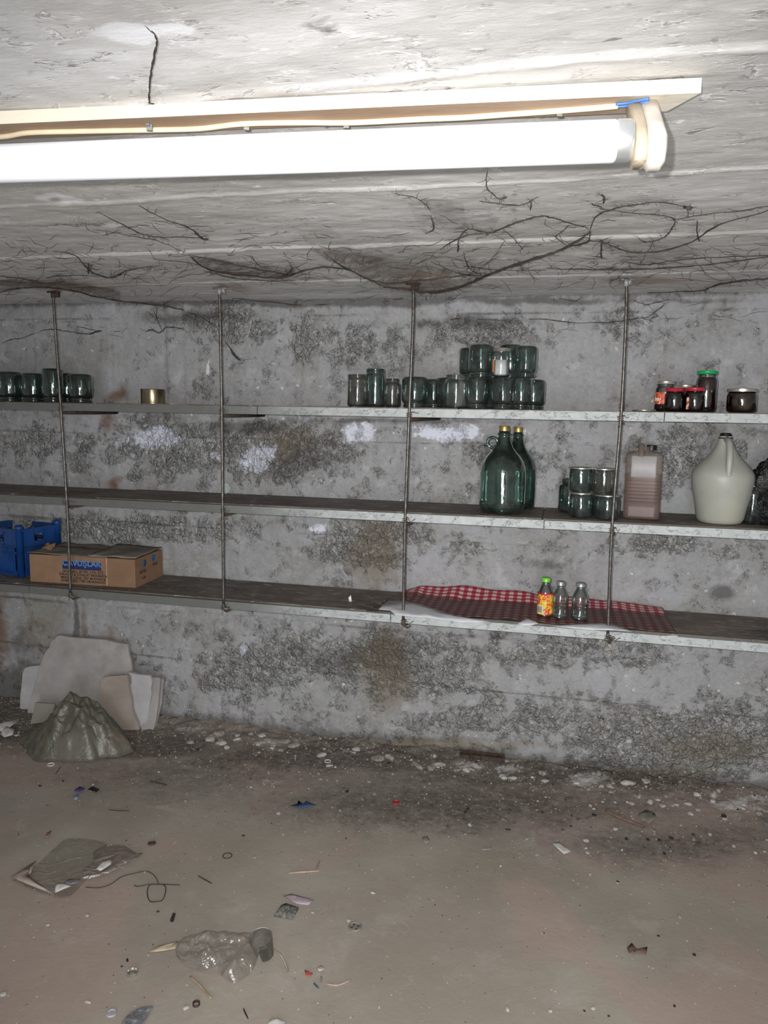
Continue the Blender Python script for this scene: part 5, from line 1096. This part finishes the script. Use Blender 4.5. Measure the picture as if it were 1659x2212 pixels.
scrap('pale_blue_scrap', 'pale blue translucent scrap below the violet one', 'scrap', [(158, 1722), (168, 1720), (170, 1728), (162, 1730)], plain('pale_blue_film', (.22, .25, .33), .5), .003, .004, seed=6)
scrap('paper_tag', 'white rectangular paper tag on the right of the floor', 'paper tag', [(1190, 1823), (1208, 1822), (1234, 1843), (1218, 1847)], M_paper, .003, .003, sub=1)
scrap('brown_leaf', 'curled brown papery ring, lower right of the floor', 'scrap', [(1354, 2052), (1364, 2048), (1378, 2056), (1398, 2054), (1396, 2064), (1380, 2062), (1370, 2070), (1358, 2062)], plain('brown_papery', (.12, .075, .055), .7), .003, .014, seed=8)
scrap('green_rag', 'greenish rag scrap beside the flat wooden piece', 'rag', [(1378, 1768), (1395, 1757), (1414, 1762), (1418, 1780), (1400, 1784), (1384, 1776)], plain('greenish_rag', (.13, .125, .09), .8), .008, .02, seed=9)
scrap('dark_flake', 'dark angular flake on the dirt, right of centre', 'flake', [(912, 1813), (922, 1810), (930, 1822), (918, 1825)], M_olv, .003, .008, seed=10)
scrap('red_brown_scrap', 'small reddish scrap above the flat bag', 'scrap', [(94, 1814), (102, 1803), (112, 1800), (104, 1812)], plain('red_brown_paper', (.2, .11, .09), .8), .003, .008, seed=11)
for k, (lb, pp) in enumerate((('crumpled white paper at the left photo edge, upper sheet', [(-10, 1583), (10, 1573), (45, 1568), (30, 1580), (5, 1590)]), ('crumpled white paper at left edge below the first sheet', [(0, 1592), (15, 1582), (32, 1588), (28, 1598), (10, 1600)]), ('small torn white paper on dirt left of the olive sheet', [(30, 1604), (40, 1596), (48, 1598), (38, 1605)]))):
    scrap('crumpled_paper', lb, 'paper', pp, M_paper, .010, .03, 'torn papers by the leaning slabs', seed=20+k)
slabc = fpt(1652, 1782); o = MB().box((0, 0, .012), (.06, .05, .022), .5).obj('dark_block', M_olv, loc=(slabc[0]+.02, slabc[1], slabc[2]), smooth=False); tag(o, 'small dark block at the right photo edge by the wall foot', 'block')
# individually placed stones and chips
def pebble(name, label, cat, x, y, wpx, mat, group, seed, flat=.5):
    c = fpt(x, y); r = wpx/2*dep(c)/FOC; rnd = random.Random(seed); bm = bmesh.new(); bmesh.ops.create_icosphere(bm, subdivisions=2, radius=1)
    ph = [rnd.uniform(0, 6) for _ in range(6)]; sx, sy = rnd.uniform(.8, 1.2), rnd.uniform(.6, 1)
    for q in bm.verts:
        k = 1+.18*math.sin(q.co.x*3+ph[0])+.16*math.sin(q.co.y*4+ph[1])+.14*math.sin(q.co.z*3+ph[2]); q.co = Vector((q.co.x*sx*k, q.co.y*sy*k, max(-.5, q.co.z)*flat*k))*r
    me = bpy.data.meshes.new(name); bm.to_mesh(me); bm.free(); me.materials.append(mat); o = bpy.data.objects.new(name, me); COL.objects.link(o); o.location = tuple(c+np.array([0, 0, r*flat*.45])); o.rotation_euler = (0, 0, rnd.uniform(0, 6)); return tag(o, label, cat, group)
M_chip = plain('pale_mortar_chip', (.36, .34, .32), .9, var=.2, sc=60); M_dark = plain('blackened_pellet', (.02, .018, .016), .7, var=.3); M_stone = plain('brownish_stone', (.24, .215, .185), .9, var=.3, sc=60)
chips = [(481, 1603, 10), (556, 1606, 14), (712, 1655, 14), (590, 1612, 10), (765, 1626, 9), (560, 1626, 8), (1365, 1736, 12), (1405, 1734, 18), (1432, 1742, 14), (1460, 1740, 12), (1486, 1738, 14), (1492, 1760, 14), (1275, 1741, 8), (1283, 1748, 9), (1302, 1733, 7), (1328, 1733, 7), (1355, 1733, 8), (1330, 1792, 12), (1266, 1817, 13), (1266, 1832, 9), (1270, 1843, 9), (1534, 1803, 9), (945, 1657, 12), (888, 1643, 9), (1508, 1750, 10), (1565, 1770, 10), (1138, 1813, 8), (1275, 1890, 8), (1015, 1783, 12),
         (402, 2178, 14), (806, 1930, 11), (103, 1999, 9), (189, 1978, 10), (6, 2150, 14), (602, 1757, 12), (753, 1990, 9), (675, 1972, 7), (190, 2165, 12), (1095, 2180, 14), (1188, 2185, 12), (1282, 2180, 12), (1640, 1760, 16), (1600, 1745, 14), (1420, 1727, 12), (1380, 1722, 12), (1300, 1700, 14), (1245, 1690, 12), (1150, 1680, 12), (640, 1612, 12), (700, 1620, 10)]
for k, (x, y, s_) in enumerate(chips):
    far = y < 1800
    pebble('mortar_chip', 'small pale mortar chip in the rubble below the wall' if far else 'small pale chip alone on the open floor', 'chip', x, y, s_, M_chip, 'pale mortar chips along the wall foot' if far else 'pale chips scattered on the open floor', k, .45)
pel = [(1353, 1814, 12), (1400, 1815, 9), (1424, 1815, 8), (1450, 1811, 11), (1498, 1804, 8), (1284, 1761, 9), (1564, 1764, 14), (1594, 1750, 6), (1172, 1757, 5), (1235, 1763, 5), (1448, 1831, 5), (1435, 1845, 8), (1010, 1749, 9), (1005, 1755, 8), (992, 1750, 6), (1422, 2022, 6), (1500, 2063, 8), (1335, 1905, 6), (341, 1970, 7), (526, 1806, 6), (275, 2075, 8), (263, 2088, 6), (1098, 1793, 9), (1233, 1785, 6), (1215, 1793, 5), (840, 1649, 8), (428, 1620, 7), (1315, 2195, 6), (1262, 2184, 5), (86, 1698, 7), (136, 1688, 6), (750, 1710, 9)]
for k, (x, y, s_) in enumerate(pel):
    a = x > 900
    pebble('dark_pellet', 'small black pellet on the dusty floor, right half' if a else 'small black pellet on the dusty floor, left half', 'pellet', x, y, s_, M_dark, 'black pellets on the right half of the floor' if a else 'black pellets on the left half of the floor', 200+k, .5)
# countless crumbs: one object per material
def crumbs(name, label, mat, N_, seed, smin, smax, wallbias):
    rnd = random.Random(seed); V = []; Fc = []; X = []; Y = []
    while len(X) < N_:
        x = rnd.uniform(-3.0, 1.2); y = -rnd.expovariate(1/wallbias)-.01
        if y < -2.0: continue
        X.append(x); Y.append(y)
    Z = floor_fn(np.array([X]), np.array([Y]))[2][0]
    for x, y, z in zip(X, Y, Z):
        s = rnd.uniform(smin, smax)*(1 if rnd.random() < .85 else 1.9); a = rnd.uniform(0, 6); b0 = len(V); k = 5
        for j in range(k): q = a+2*PI*j/k; rr = s*rnd.uniform(.6, 1.2); V.append((x+rr*math.cos(q), y+rr*math.sin(q), z-.001))
        for j in range(k): q = a+2*PI*j/k; rr = s*rnd.uniform(.4, .8); V.append((x+rr*math.cos(q), y+rr*math.sin(q), z+s*rnd.uniform(.4, .9)))
        Fc += [(b0+j, b0+(j+1) % k, b0+k+(j+1) % k, b0+k+j) for j in range(k)]+[tuple(b0+k+j for j in range(k))]
    tag(meshobj(name, V, Fc, mat, None, False), label, 'rubble', kind='stuff')
crumbs('pale_crumbs', 'pale mortar crumbs strewn along the foot of the wall', M_chip, 800, 1, .0014, .0045, .2)
crumbs('brown_crumbs', 'brown grit strewn over dirt near the wall', M_stone, 1500, 2, .0015, .005, .35)
crumbs('dark_crumbs', 'black grit specks sprinkled over the floor', M_dark, 420, 3, .001, .003, .55)
# larger rubble lumps along the wall foot
rnd = random.Random(11)
for k in range(46):
    x = rnd.uniform(360, 1659); yb = 1560+(x-400)*.116+rnd.uniform(8, 46)
    pebble('rubble_lump', 'rough concrete lump in the rubble ridge along the wall', 'rubble', x, yb, rnd.uniform(12, 26), M_chip if rnd.random() < .45 else M_stone, 'rough lumps in the rubble ridge', 500+k, .5)
